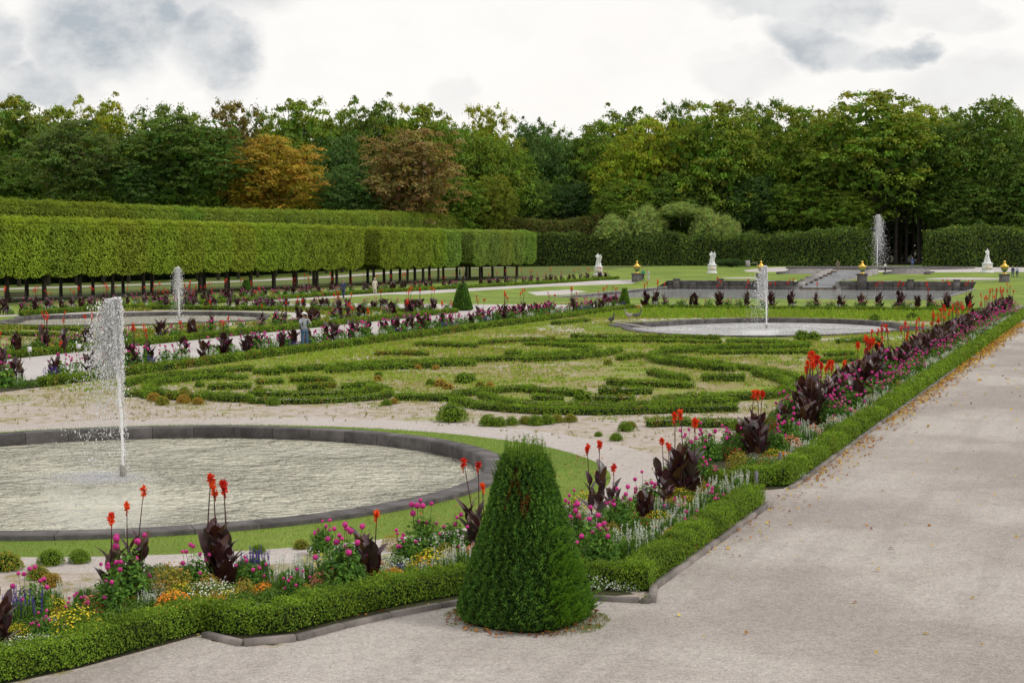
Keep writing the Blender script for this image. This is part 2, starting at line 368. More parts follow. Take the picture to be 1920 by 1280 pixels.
zones = [  # (name, polygon, material) later ones win
 ('forest_floor', [(-420, 262+80), (-420, 900), (420, 900), (420, 330), (120, 330), (AX+60, 322), (AX-52, 322), (-140, 345)], FLOOR),
 ('shaded_rough_grass', [(-128, 60), (-128, 340), (-86, 340), (-86, 60)], SHADEGRASS),
 ('right_parterre', [(-34.4, -10), (-34.4, 114.6), (-6, 114.6), (-6, -10)], SOIL),
 ('left_parterre', [(-75, 20), (-75, 104), (-46.6, 104), (-46.6, 20)], SOIL),
 ('axis_path', [(-44.4, 10), (-44.4, 104), (-68.5, 104.3), (-68.5, 119), (-36.6, 122), (-36.6, 10)], PALEGRAVEL),
 ('cross_path', [(-36.6, 118.5), (-36.6, 122.5), (-6, 122.5), (-6, 118.5)], PALEGRAVEL),
 ('side_path', [(-71.5, 119), (-71.5, 222), (-69.6, 226), (-66.8, 226), (-66.8, 222), (-68.8, 190), (-68.9, 119)], PALEGRAVEL),
 ('gravel_spot', [(-66.5, 178), (-66.2, 192), (-64.3, 194), (-63.6, 183), (-64.6, 176)], PALEGRAVEL),
 ('woodland_path', [(-128, 60), (-124, 340), (-119.5, 340), (-122.5, 60)], PALEGRAVEL),
 ('lawn_path', [(-101, 118), (-93, 132), (-93, 138), (-94.5, 138), (-102.5, 121)], PALEGRAVEL),
 ('upper_path', [(-61, 268), (-61, 296), (12, 296), (12, 268), (-20, 262), (-59, 262)], PALEGRAVEL),
 ('green_strip', [(-33.2, 101.8), (-33.2, 115.4), (-9.0, 115.4), (-9.0, 101.8)], GRASS),
 ('foreground_path', fore, GRAVEL),
 ('border_earth', [(-8.9, 23), (-8.9, 116), (-6.15, 116), (-6.15, 30.6), (-7.2, 29.4), (-6.15, 28.5), (-6.15, 23)], BEDSOIL),
 ('centre_bed_earth', [(-36.5, 30), (-36.5, 117.8), (-9, 117.8), (-9, 115.6), (-34.4, 115.6), (-34.4, 30)], BEDSOIL),
 ('left_bed_earth', [(-46.6, 30), (-46.6, 103.8), (-44.6, 103.8), (-44.6, 30)], BEDSOIL),
 ('near_bed_earth', [k[:2]+np.array([-.06, .1]) for k in KP[:-1]]+[KP2[0][:2]+np.array([-.15, 0]), np.array([-8.9, 23.2])]+[P(x, y)[:2] for x, y in [(1010, 1010), (700, 1060), (380, 1095), (100, 1140), (-200, 1180)]], BEDSOIL),
 ('pool_gravel_ring', ring(-19.0, 28.7, 10.9, 10.6, 72), RINGSAND),
 ('pool_grass_ring', ring(-19.0, 28.35, 9.65, 9.0, 90), GRASS),
 ('far_pool_gravel', ring(POOL2[0]-.4, POOL2[1]-.4, 12.6, 12.8, 72), RINGSAND),
 ('far_pool_grass', quat(POOL2[0]-.4, POOL2[1]-.3, 1.7), GRASS),
 ('left_pool_gravel', ring(POOL3[0]-.6, POOL3[1], 12.8, 13.0, 72), PALEGRAVEL),
 ('left_pool_grass', quat(POOL3[0]-.3, POOL3[1], 1.7), GRASS),
]
holes = [ring(*POOL1, 7.9, 7.9, 90), quat(*POOL2, -.1), quat(*POOL3, -.1), pond, np.array([(AX-2.7, WALLY-.15), (AX-3.3, 256.4), (AX+3.3, 256.4), (AX+2.7, WALLY-.15)])]
def build_ground():
    V = []; E = []
    def poly(p):
        p = [np.array(q[:2]) for q in p]; q = []
        for i in range(len(p)):                     # long edges need points so that they follow the terrain
            a, b = p[i], p[(i+1) % len(p)]; n = max(1, min(80, int(np.linalg.norm(b-a)/6)))
            q += [a+(b-a)*j/n for j in range(n)]
        k = len(V); V.extend(q); E.extend([(k+i, k+(i+1) % len(q)) for i in range(len(q))])
    for z in zones: poly(z[1])
    for h in holes: poly(h)
    poly([(-900, -60), (900, -60), (900, 1500), (-900, 1500)])
    for x in np.arange(-170, 80, 4.0):
        for y in np.arange(124, 352, 4.0): V.append(np.array([x+.13, y+.11]))
    for x in (-62.2, -61.8, -18.8, -19.2):
        pass
    vs, es, fs, *_ = geometry.delaunay_2d_cdt([Vector((float(a), float(b))) for a, b in V], E, [], 0, 1e-4)
    vs = np.array([(v.x, v.y) for v in vs]); fs = np.array([f for f in fs if len(f) == 3])
    c = vs[fs].mean(1); zid = np.zeros(len(fs), int)
    for i, z in enumerate(zones): zid[in_poly(c[:, 0], c[:, 1], z[1])] = i+1
    for h in holes: zid[in_poly(c[:, 0], c[:, 1], h)] = -1
    H = Gh(vs[:, 0], vs[:, 1]); v3 = np.concatenate([vs, H[:, None]], 1)
    a, b, d = vs[fs[:, 0]], vs[fs[:, 1]], vs[fs[:, 2]]
    flip = ((b-a)[:, 0]*(d-a)[:, 1]-(b-a)[:, 1]*(d-a)[:, 0]) < 0; fs[flip] = fs[flip][:, ::-1]
    for i in range(len(zones)+1):
        ff = fs[zid == i]
        if not len(ff): continue
        u, inv = np.unique(ff, return_inverse=True); mb = MB(); mb.add(v3[u], inv.reshape(-1, 3), (.3, .3, .3))
        name, m = ('ground', GRASS) if i == 0 else (zones[i-1][0], zones[i-1][2])
        tag(link(name, mb.mesh(name, m, True)), kind='structure')
build_ground()
def flat(name, poly, z, m):
    mb = MB(); p = np.asarray(poly)[:, :2]; mb.add(np.concatenate([p, np.full((len(p), 1), z)], 1), np.arange(len(p))[None], (.3, .3, .3))
    return tag(link(name, mb.mesh(name, m)), kind='structure')
flat('round_pool_water', ring(*POOL1, 7.7, 7.7, 64), -.2, WATER1)
flat('far_pool_water', quat(*POOL2, -.3), -.2, WATER2)
flat('left_pool_water', quat(*POOL3, -.3), -.2, WATER1)
flat('pond_water', [(-63.5, 140), (-17.5, 140), (-17.5, WALLY), (-63.5, WALLY)], -1.52, WATER3)

# ------------------------------------------------------------------ pool rims, stone by stone
def rim(label, cx, cy, outl, inl, n, step):
    e = link('pool_rim', None, None, (cx, cy, 0)); tag(e, label, 'fountain pool')
    outl = np.asarray(outl)-(cx, cy); inl = np.asarray(inl)-(cx, cy); N = len(outl); i = 0
    while i < N:
        k = min(step, N-i); idx = (np.arange(i, i+k+1)) % N
        o_, n_ = outl[idx].copy(), inl[idx].copy()
        g = .012; o_[0] += (o_[1]-o_[0])*g/np.linalg.norm(o_[1]-o_[0]); n_[0] += (n_[1]-n_[0])*g/np.linalg.norm(n_[1]-n_[0])
        top = .085+random.uniform(-.006, .006); bot = -.55; m = len(idx)
        V = []
        for z, q in ((bot, o_), (top-.015, o_), (top, o_*.997+n_*.003), (top, n_*.99+o_*.01), (top-.02, n_), (bot, n_)):
            V.append(np.concatenate([q, np.full((m, 1), z)], 1))
        V = np.array(V); I = np.arange(6*m).reshape(6, m)
        F = [[I[r, c], I[r, c+1], I[(r+1) % 6, c+1], I[(r+1) % 6, c]] for r in range(6) for c in range(m-1)]
        mb = MB(); mb.add(V.reshape(-1, 3), np.array(F), (.3, .3, .3)); mb.add(V[:, 0], np.arange(6)[None], (.3,)*3); mb.add(V[:, -1], np.arange(6)[::-1][None], (.3,)*3)
        link('rim_stone', mb.mesh('rim_stone', RIM), e); i += k
    return e
rim('dark stone rim of the big round fountain pool at the lower left', *POOL1, p1_out, p1_in, 90, 2)
rim('dark stone rim of the lobed fountain pool to the right, ringed by grass', *POOL2, quat(*POOL2, 0), quat(*POOL2, -.5), 96, 2)
rim('dark stone rim of the lobed fountain pool at the left, before the clipped limes', *POOL3, quat(*POOL3, 0), quat(*POOL3, -.5), 96, 2)

# ------------------------------------------------------------------ fountain jets
def tets(mb, C, s, stretch=1.5):
    n = len(C); b = np.array([[1, 1, 1], [1, -1, -1], [-1, 1, -1], [-1, -1, 1.]])*.6
    q = unit(rnd(n)); a = rng.uniform(0, 6.28, n); ca, sa = np.cos(a), np.sin(a)
    V = np.repeat(b[None], n, 0); X = V[..., 0]*ca[:, None]-V[..., 1]*sa[:, None]; Y = V[..., 0]*sa[:, None]+V[..., 1]*ca[:, None]
    V = np.stack([X, Y, V[..., 2]*stretch], -1)*np.broadcast_to(s, (n,))[:, None, None]+C[:, None]
    F = (np.array([[0, 1, 2], [0, 3, 1], [0, 2, 3], [1, 3, 2]])[None]+np.arange(n)[:, None, None]*4).reshape(-1, 3)
    mb.add(V.reshape(-1, 3), F, (.9, .9, .9))
LEFT = np.array([-math.cos(YAW), -math.sin(YAW), 0])
def jet(label, x, y, z0, h, wind, spread, nd, ds, col_r, nozzle=(.07, .28), topfoam=1.0, splash=True, sym=False):
    e = tag(link('fountain_jet', None, None, (x, y, z0)), label, 'fountain')
    mb = MB(); lathe(mb, [(nozzle[0]*.9, -.2), (nozzle[0]*.9, nozzle[1]*.2), (nozzle[0], nozzle[1]*.25), (nozzle[0], nozzle[1]), (nozzle[0]*.5, nozzle[1]), (nozzle[0]*.45, nozzle[1]*.93)], (.3, .28, .25), 10)
    link('nozzle', mb.mesh('nozzle', PAINT), e)
    mb = MB(); k = 46; t = np.linspace(0, 1, k)
    zz = nozzle[1]+(h-nozzle[1])*.93*t; off = wind*.17*t**2
    pts = np.stack([LEFT[0]*off+rng.normal(0, .006, k)*t*h, LEFT[1]*off, zz], 1)
    tube(mb, pts, col_r*(.8+.9*t+.35*rng.uniform(-1, 1, k)*t), (.9, .9, .9), 8)
    link('water_column', mb.mesh('water_column', JET), e)
    # ballistic drops, spread evenly in time
    mb = MB(); g = 9.81; v0 = math.sqrt(2*g*(h-nozzle[1]))
    n = nd; vz = v0*(1-.20*rng.random(n)**1.3); T = (vz+np.sqrt(vz**2+2*g*nozzle[1]))/g
    tt = T*np.clip(rng.uniform(.42, 1.0, n), 0, 1)
    lat = np.sign(wind)*np.abs(rng.normal(abs(wind)*.75, abs(wind)*.55+spread*.2, n))*rng.choice([1, 1, 1, 1, -.08], n); dep = rng.normal(0, spread*.8, n)
    if sym: lat = rng.normal(wind, spread, n)
    T0 = v0/g; s_ = np.maximum(tt-.86*T0, 0)/T0
    Z = nozzle[1]+vz*tt-.5*g*tt**2
    fwd = np.array([-math.sin(YAW), math.cos(YAW)])
    X = LEFT[0]*lat*s_**.9*T0*1.0; Y = LEFT[1]*lat*s_**.9*T0*1.0
    dd = dep*(.12+s_)*T0*.6; X = X+fwd[0]*dd; Y = Y+fwd[1]*dd
    sid = rng.normal(0, spread*.22, n)*(.12+s_)*T0; X += LEFT[0]*sid; Y += LEFT[1]*sid
    ok = (Z > 0.02) & (rng.random(n) < np.clip(1.15-.85*s_, .25, 1))
    C = np.stack([X, Y, Z], 1)[ok]; sz = ds*rng.lognormal(0, .45, len(C))*np.clip(1.25-.5*s_[ok], .45, 1.2)
    tets(mb, C, sz, 2.2)
    m2 = int(nd*.16*topfoam); th = rng.beta(2.0, 1.3, m2)              # ragged foam round the top of the column
    env = spread*(.10+.62*np.sqrt(np.clip(th*(1-th), 0, 1)))*np.where(th < .3, .4, 1)*(.35 if sym else .6)
    C = np.stack([rng.normal(0, 1, m2), rng.normal(0, 1, m2), np.zeros(m2)], 1)*env[:, None]
    C += LEFT[None]*(wind*.14+wind*.34*np.abs(rng.normal(0, 1, m2))*np.sqrt(np.clip(1-th, 0, 1)))[:, None]
    C[:, 2] = h*(.58+.41*th)+rng.normal(0, h*.008, m2)
    tets(mb, C, ds*1.35*rng.lognormal(0, .4, m2), 1.6)
    if not sym:
        hb = MB(); kk = 200
        for i in range(kk):
            u_ = rng.beta(1.6, 1.0); t_ = .56+.435*u_; w_ = h*(.004+.034*math.sqrt(max(0, u_*(1.0-u_)))); o_ = abs(rng.normal(0, 1))*wind*.42*(1.03-u_)
            o_ += wind*.14; c_ = np.array([LEFT[0]*o_+rng.normal(0, w_*.6), LEFT[1]*o_+rng.normal(0, w_*.6), h*t_]); rr_ = h*rng.uniform(.0022, .0062); k0 = len(hb.V); ball(hb, c_, (rr_*rng.uniform(.6, 1.2), rr_*rng.uniform(.6, 1.2), rr_*rng.uniform(1., 2.6)), (.9, .9, .9), 5, 4)
            for q_ in range(k0, len(hb.V)): hb.V[q_] = hb.V[q_]+rng.normal(0, rr_*.25, hb.V[q_].shape)
        link('foaming_head', hb.mesh('foaming_head', JET), e)['kind'] = 'stuff'
    o = link('spray', mb.mesh('spray', JET), e); tag(o, kind='stuff')
    if splash:
        mb = MB(); m3 = int(nd*.45); c0 = LEFT*(wind*1.0*T0*.62)
        C = np.stack([rng.normal(0, 1, m3), rng.normal(0, 1, m3), np.zeros(m3)], 1)*np.array([.55, .40, 1])*max(.6, wind+spread)*.8+c0
        C[:, 2] = .01+np.abs(rng.normal(0, .03, m3)); tets(mb, C, ds*1.7, .45)
        tag(link('splash', mb.mesh('splash', JET), e), kind='stuff')
n1 = P(231, 897, -.2); n2 = P(1437, 617, -.2); n3 = P(336, 600, -.2)
jet('tall white jet blown to the left, rising from the round pool at the lower left', n1[0], n1[1], -.2, 3.85, .95, .26, 13000, .0085, .03)
jet('white jet in the lobed pool to the right, curling over at the top', n2[0], n2[1], -.2, 3.7, .85, .22, 5500, .012, .035, topfoam=.7)
jet('thin white jet in the left-hand pool, before the clipped limes', n3[0], n3[1], -.2, 3.6, .12, .42, 6500, .011, .04, topfoam=.5, sym=True)
n4 = onY(1645, 279, .67)
jet('highest white jet of all, in the upper basin before the dark gap in the wood', n4[0], n4[1], .67, 9.2, -.35, .65, 10000, .022, .07, (.12, .6), .4, True, True)

# ------------------------------------------------------------------ hedges of leaves
BOXC = [(.17, .255, .03), (.115, .19, .026), (.24, .31, .04), (.075, .13, .022)]
DRYC = [(.30, .20, .05), (.16, .17, .03), (.22, .13, .035)]
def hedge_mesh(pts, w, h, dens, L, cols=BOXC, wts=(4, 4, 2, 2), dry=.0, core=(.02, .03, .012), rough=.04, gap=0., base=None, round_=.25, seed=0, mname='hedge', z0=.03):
    """pts: Nx2 centre line in local coordinates"""
    pts = np.asarray(pts, float)[:, :2]; seg = np.linalg.norm(np.diff(pts, axis=0), axis=1); cum = np.concatenate([[0], np.cumsum(seg)]); Lt = cum[-1]
    per = 2*h+w; n = int(Lt*per*dens)
    s = rng.uniform(0, Lt, n); u = rng.uniform(0, per, n)
    x = np.interp(s, cum, pts[:, 0]); y = np.interp(s, cum, pts[:, 1])
    e = .15; x2 = np.interp(np.minimum(s+e, Lt), cum, pts[:, 0])-np.interp(np.maximum(s-e, 0), cum, pts[:, 0]); y2 = np.interp(np.minimum(s+e, Lt), cum, pts[:, 1])-np.interp(np.maximum(s-e, 0), cum, pts[:, 1])
    T = unit(np.stack([x2, y2], 1)); Nn = np.stack([T[:, 1], -T[:, 0]], 1)
    lat = np.where(u < h, -w/2, np.where(u > h+w, w/2, u-h-w/2)); z = np.where(u < h, u, np.where(u > h+w, per-u, h))
    nl = np.where(u < h, -1., np.where(u > h+w, 1., 0.)); nz = np.where((u >= h) & (u <= h+w), 1., 0.)
    # round the shoulders
    q = np.clip((z-h*(1-round_))/(h*round_+1e-6), 0, 1); lat = lat*(1-.22*q*(np.abs(lat) > w*.3)); z = z-h*.10*(np.abs(lat)/(w/2))**3*(nz > 0)
    hv = 1+.16*fbm(x*1.3, y*1.3, 1.0/max(h, .3), seed)+.09*fbm(x, y, 4./max(h, .3), seed+1)
    wv = 1+.12*fbm(x+5, y, 1.4/max(h, .3), seed+2)
    z = z*hv; lat = lat*wv
    dep = -np.abs(rng.normal(0, rough, n)); out = rng.random(n) < .12; dep[out] = np.abs(rng.normal(0, rough*1.0, out.sum()))
    C = np.stack([x+Nn[:, 0]*(lat+nl*dep), y+Nn[:, 1]*(lat+nl*dep), z0+z+nz*dep], 1)
    if base is not None: C[:, 2] += base(C[:, 0], C[:, 1])
    N = np.concatenate([Nn*nl[:, None], nz[:, None]], 1)+rnd(n)*.55+np.array([0, 0, .25])
    ends = int(w*h*dens*1.0)
    for k_, (i0, sg) in enumerate(((0, -1), (-1, 1))):
        t_ = unit((pts[1]-pts[0]) if i0 == 0 else (pts[-1]-pts[-2])); nn_ = np.array([t_[1], -t_[0]])
        a_, b_ = rng.uniform(-w/2, w/2, ends), rng.uniform(0, h*.97, ends); d_ = rng.normal(0, rough, ends)+.06*h
        c_ = np.stack([pts[i0][0]+nn_[0]*a_+t_[0]*sg*d_, pts[i0][1]+nn_[1]*a_+t_[1]*sg*d_, z0+b_], 1)
        if base is not None: c_[:, 2] += base(c_[:, 0], c_[:, 1])
        C = np.concatenate([C, c_]); N = np.concatenate([N, np.concatenate([np.repeat(t_[None]*sg, ends, 0), np.full((ends, 1), .3)], 1)+rnd(ends)*.5])
        s = np.concatenate([s, np.full(ends, 0. if i0 == 0 else Lt)])
    col = pick(cols, wts, len(C)); patch = fbm(C[:, 0], C[:, 1]+C[:, 2], .9/max(h, .3)+.4, seed+3)
    col = col*(1+.38*patch[:, None])
    low = C[:, 2] < z0+h*.28
    if dry > 0:
        dm = fbm(C[:, 0]+3, C[:, 1]-2, 1.5/max(h, .3), seed+9)+rng.normal(0, .25, len(C)) > (1-dry*2.0)
        col[dm] = pick(DRYC, (2, 3, 2), dm.sum())
    if gap > 0:
        keep = (fbm(C[:, 0]-7, C[:, 1]+4, 1.3, seed+5)+rng.normal(0, .1, len(C))) > (-1+gap*1.1); keep[:] = keep | (rng.random(len(C)) < .25)
        C, N, col = C[keep], N[keep], col[keep]
    mb = MB(); Ls = L*rng.uniform(.7, 1.4, len(C)); leaves(mb, C, N, Ls, Ls*.62, col, fold=.08)
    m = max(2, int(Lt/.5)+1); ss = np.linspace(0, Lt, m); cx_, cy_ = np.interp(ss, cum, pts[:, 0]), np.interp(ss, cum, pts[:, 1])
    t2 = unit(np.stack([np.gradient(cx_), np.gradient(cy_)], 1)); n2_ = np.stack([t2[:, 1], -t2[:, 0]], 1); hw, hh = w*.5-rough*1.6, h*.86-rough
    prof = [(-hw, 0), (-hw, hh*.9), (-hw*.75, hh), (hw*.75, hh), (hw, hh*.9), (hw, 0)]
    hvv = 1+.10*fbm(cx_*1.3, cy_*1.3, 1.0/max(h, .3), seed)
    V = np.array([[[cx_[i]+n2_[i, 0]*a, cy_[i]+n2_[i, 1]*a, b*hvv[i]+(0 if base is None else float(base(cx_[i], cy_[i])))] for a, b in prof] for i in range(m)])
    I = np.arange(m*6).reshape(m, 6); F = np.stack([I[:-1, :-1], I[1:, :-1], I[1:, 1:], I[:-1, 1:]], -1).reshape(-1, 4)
    mb.add(V.reshape(-1, 3), F, core); mb.add(V[0], np.arange(6)[None], core); mb.add(V[-1], np.arange(6)[::-1][None], core)  # twiggy core, its colour darkened to put shade into the gaps between leaves
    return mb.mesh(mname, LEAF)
def smooth_line(p, it=2):
    p = np.asarray(p, float)[:, :2]
    for _ in range(it):
        if len(p) < 3: return p
        q = [p[0]]
        for i in range(len(p)-1): q += [p[i]*.75+p[i+1]*.25, p[i]*.25+p[i+1]*.75]
        p = np.array(q+[p[-1]])
    return p
hseed = [0]
def hedge(name, label, pts, w, h, dens, L, cat='hedge', group=None, **kw):
    pts = np.asarray(pts, float)[:, :2]; c = pts.mean(0); hseed[0] += 7
    base = kw.pop('base', None)
    b2 = None if base is None else (lambda x, y: base(x+c[0], y+c[1]))
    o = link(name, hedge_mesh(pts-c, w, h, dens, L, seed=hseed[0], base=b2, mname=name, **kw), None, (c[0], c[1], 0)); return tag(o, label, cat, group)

near = lambda l: smooth_line([P(x, y) for x, y in l], 1)
off = .27
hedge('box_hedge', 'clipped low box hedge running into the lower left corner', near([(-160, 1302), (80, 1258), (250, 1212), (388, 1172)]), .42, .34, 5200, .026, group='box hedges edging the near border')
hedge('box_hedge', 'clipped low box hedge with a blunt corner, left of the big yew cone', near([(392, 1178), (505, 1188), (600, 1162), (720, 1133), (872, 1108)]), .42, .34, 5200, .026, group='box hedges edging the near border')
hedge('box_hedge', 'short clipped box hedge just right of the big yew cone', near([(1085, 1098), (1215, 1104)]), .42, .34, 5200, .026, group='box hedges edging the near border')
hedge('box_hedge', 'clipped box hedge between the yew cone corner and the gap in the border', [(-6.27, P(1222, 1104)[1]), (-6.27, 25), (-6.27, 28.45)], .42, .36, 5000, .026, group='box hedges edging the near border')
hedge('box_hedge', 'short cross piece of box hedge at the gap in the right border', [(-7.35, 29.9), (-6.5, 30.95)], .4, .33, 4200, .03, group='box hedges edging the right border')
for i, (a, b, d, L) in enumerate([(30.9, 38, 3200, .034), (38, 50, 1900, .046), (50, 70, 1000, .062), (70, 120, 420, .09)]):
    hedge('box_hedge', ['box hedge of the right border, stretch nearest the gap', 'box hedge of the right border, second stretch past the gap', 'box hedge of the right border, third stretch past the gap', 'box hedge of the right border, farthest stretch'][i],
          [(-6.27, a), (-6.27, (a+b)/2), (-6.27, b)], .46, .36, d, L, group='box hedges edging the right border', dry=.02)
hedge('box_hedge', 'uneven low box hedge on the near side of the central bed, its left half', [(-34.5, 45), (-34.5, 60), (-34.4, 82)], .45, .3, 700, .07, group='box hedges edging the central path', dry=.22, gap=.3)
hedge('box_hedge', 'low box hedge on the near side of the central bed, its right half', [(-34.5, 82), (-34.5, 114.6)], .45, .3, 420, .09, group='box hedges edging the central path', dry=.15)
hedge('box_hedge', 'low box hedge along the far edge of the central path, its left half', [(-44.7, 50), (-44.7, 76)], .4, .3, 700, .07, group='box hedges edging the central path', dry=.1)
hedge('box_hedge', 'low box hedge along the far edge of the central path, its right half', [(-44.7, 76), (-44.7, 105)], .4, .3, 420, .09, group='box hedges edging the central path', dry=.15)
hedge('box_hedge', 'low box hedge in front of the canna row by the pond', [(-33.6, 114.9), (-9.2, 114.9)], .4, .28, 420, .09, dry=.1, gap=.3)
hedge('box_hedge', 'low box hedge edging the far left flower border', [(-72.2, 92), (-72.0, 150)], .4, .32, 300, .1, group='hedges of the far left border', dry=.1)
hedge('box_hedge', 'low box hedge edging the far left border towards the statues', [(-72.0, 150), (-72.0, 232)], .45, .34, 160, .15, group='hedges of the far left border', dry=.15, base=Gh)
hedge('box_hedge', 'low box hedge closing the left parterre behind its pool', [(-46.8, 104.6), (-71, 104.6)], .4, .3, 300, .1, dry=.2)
# broken scroll hedges, traced from the photograph onto the ground
SC = [
 ([(232, 726), (262, 716), (303, 711), (357, 707)], .45, 'outer arc of box scroll, far left end beside the tall jet', .05, 0),
 ([(366, 706), (397, 702), (428, 699), (470, 696)], .38, 'short box strip just below the central bed, left of the gap', .05, 0),
 ([(330, 746), (290, 742), (272, 732), (291, 722), (324, 718), (366, 713), (418, 710)], .42, 'hooked end of the long left box scroll', .05, 0),
 ([(405, 711), (460, 712)], .6, 'thick stub of box at the top of the left scroll', .0, 0),
 ([(236, 744), (262, 741), (280, 748)], .42, 'low box mound where the left scroll turns, nearest the jet', .1, 0),
 ([(318, 749), (350, 750), (376, 752)], .38, 'yellowing stretch of box below the left scroll', .5, 0),
 ([(378, 747), (428, 753), (470, 753)], .6, 'dense dark stretch of box at the bottom of the left scroll', .0, 0),
 ([(468, 743), (553, 744), (620, 744), (652, 742), (683, 739), (700, 733), (683, 728), (642, 730)], .36, 'inner strand of the left scroll curling back at its right end', .05, .1),
 ([(470, 756), (512, 757), (564, 757), (605, 756), (662, 753), (704, 750), (735, 744), (716, 733), (690, 726)], .38, 'outer strand of the left scroll curling up at its right end', .08, .15),
 ([(482, 701), (518, 704)], .5, 'first short box stub above the left scroll', .05, 0),
 ([(522, 697), (547, 700)], .45, 'second short box stub above the left scroll', .05, 0),
 ([(562, 697), (605, 694)], .45, 'third short box stub above the left scroll', .1, .2),
 ([(391, 731), (428, 730), (470, 729)], .35, 'sparse box strip inside the left scroll', .25, .35),
 ([(482, 721), (530, 719)], .35, 'patchy box strip inside the left scroll, towards the centre', .2, .35),
 ([(545, 718), (590, 717), (620, 722)], .38, 'patchy box strip right of the middle of the left scroll', .25, .35),
 ([(560, 732), (600, 730), (625, 727)], .38, 'browning box strip inside the left scroll near its curl', .35, .35),
 ([(608, 693), (652, 690), (704, 686), (767, 684), (821, 681), (871, 679), (930, 678), (996, 675)], .4, 'long box band across the middle of the parterre, rear strand', .03, 0),
 ([(612, 700), (655, 699)], .42, 'short box strip at the left end of the middle band', .1, .1),
 ([(654, 696), (725, 693), (808, 690), (829, 686), (892, 686)], .4, 'front strand of the box band across the middle of the parterre', .08, .1),
 ([(783, 649), (829, 651), (892, 653)], .5, 'straight box strip just below the central bed', .05, 0),
 ([(704, 667), (777, 667), (800, 668)], .45, 'yellow-green ragged strip left of the straight box strip', .5, .3),
 ([(746, 749), (808, 751), (854, 752)], .55, 'dense box strip in the centre front of the parterre', .0, 0),
 ([(852, 745), (902, 739), (954, 735), (1000, 733)], .4, 'box strand rising behind the right scroll, left part', .1, .1),
 ([(856, 757), (892, 766), (954, 772), (1000, 775), (1063, 777), (1147, 777), (1251, 774), (1380, 771)], .5, 'long front box strand of the right scroll', .03, 0),
 ([(904, 745), (933, 757), (996, 765), (1084, 767), (1188, 765), (1272, 761), (1380, 757)], .42, 'long rear box strand of the right scroll', .05, 0),
 ([(980, 735), (1042, 740), (1085, 743)], .45, 'box strip inside the right scroll, at its left end', .15, .1),
 ([(1001, 749), (1051, 753)], .4, 'short low box strip inside the right scroll, left', .2, .1),
 ([(1115, 753), (1188, 754)], .42, 'yellowish box strip inside the right scroll, middle', .35, .2),
 ([(1126, 738), (1167, 740), (1220, 738)], .4, 'box strip inside the right scroll, upper middle', .12, .1),
 ([(1142, 721), (1178, 724), (1261, 726), (1297, 728)], .42, 'upper box strip of the right scroll, below the bare sand', .1, .05),
 ([(1224, 703), (1251, 709), (1284, 716)], .6, 'slanting stub of box above the right scroll', .05, 0),
 ([(1230, 758), (1292, 753), (1380, 750), (1448, 748), (1480, 738), (1482, 725), (1459, 713), (1417, 705)], .42, 'box strand of the right scroll that curls round at the canna border', .1, 0),
 ([(980, 679), (1063, 675), (1126, 670), (1162, 661)], .4, 'box band right of centre, sweeping up at its right end', .05, 0),
 ([(984, 671), (1060, 667), (1105, 663), (1116, 656), (1042, 650), (984, 649)], .35, 'narrow box loop behind the middle band', .12, .15),
 ([(1376, 655), (1292, 662), (1238, 665), (1217, 672), (1232, 681), (1272, 687), (1334, 695), (1376, 697)], .42, 'outer strand of the hook-shaped box scroll near the right pool', .03, 0),
 ([(1251, 673), (1313, 682), (1365, 690), (1417, 697), (1469, 705), (1511, 718), (1530, 731)], .42, 'box strand running down to the right towards the canna border', .03, 0),
 ([(1318, 714), (1395, 714)], .6, 'thick straight box strip above the bare gravel patch', .03, 0),
 ([(1163, 676), (1200, 671)], .5, 'small ragged box clump left of the hook-shaped scroll', .2, .2),
 ([(1313, 665), (1427, 664), (1532, 664)], .4, 'box strand above the tan grass, nearest the right pool scrolls', .08, .05),
 ([(1240, 659), (1323, 657), (1427, 655), (1515, 653)], .45, 'second box strand below the right pool', .06, 0),
 ([(1366, 643), (1448, 645), (1512, 649)], .9, 'broad mass of box just below the right pool', .04, 0),
 ([(1040, 644), (1196, 642), (1352, 646)], .4, 'long thin box strand left of the broad mass of box', .1, .1),
 ([(1071, 634), (1196, 636), (1350, 637)], .35, 'thin box strand nearest the grass of the right pool', .12, .1),
 ([(1540, 681), (1605, 678)], .5, 'box strip behind the cannas, lower of three', .1, .1),
 ([(1548, 669), (1600, 667)], .45, 'box strip behind the cannas, middle of three', .1, .1),
 ([(1573, 645), (1645, 641)], .5, 'box strip behind the cannas, upper of three', .1, .1),
 ([(1215, 800), (1292, 797)], .45, 'ragged box strip in front of the right scroll, below a red canna flower', .25, .2),
 ([(1303, 801), (1375, 799)], .5, 'ragged box strip in front of the right scroll, beside the canna border', .15, .1),
 ([(0, 616), (90, 618), (215, 624)], .5, 'box strand at the left edge, before the left-hand pool', .1, 0),
 ([(0, 628), (80, 631), (160, 632)], .5, 'second box strand at the left edge, before the left-hand pool', .2, .1),
 ([(900, 648), (960, 643), (1040, 640)], .35, 'thin ragged strand behind the narrow box loop', .3, .3),
 ([(950, 668), (975, 667)], .5, 'dark squat box stub behind the middle band', 0, 0),
 ([(1040, 610), (1100, 604)], .6, 'box strip at the corner by the small yew cone', .15, 0),
]
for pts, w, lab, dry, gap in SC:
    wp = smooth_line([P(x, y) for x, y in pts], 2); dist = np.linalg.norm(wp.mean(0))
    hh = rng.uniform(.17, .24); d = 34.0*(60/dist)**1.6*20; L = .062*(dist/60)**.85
    hedge('scroll_hedge', lab, wp, w*.92, hh, min(d, 1500), L, group='box scrolls of the parterre', dry=dry, gap=gap, rough=.035, round_=.4)

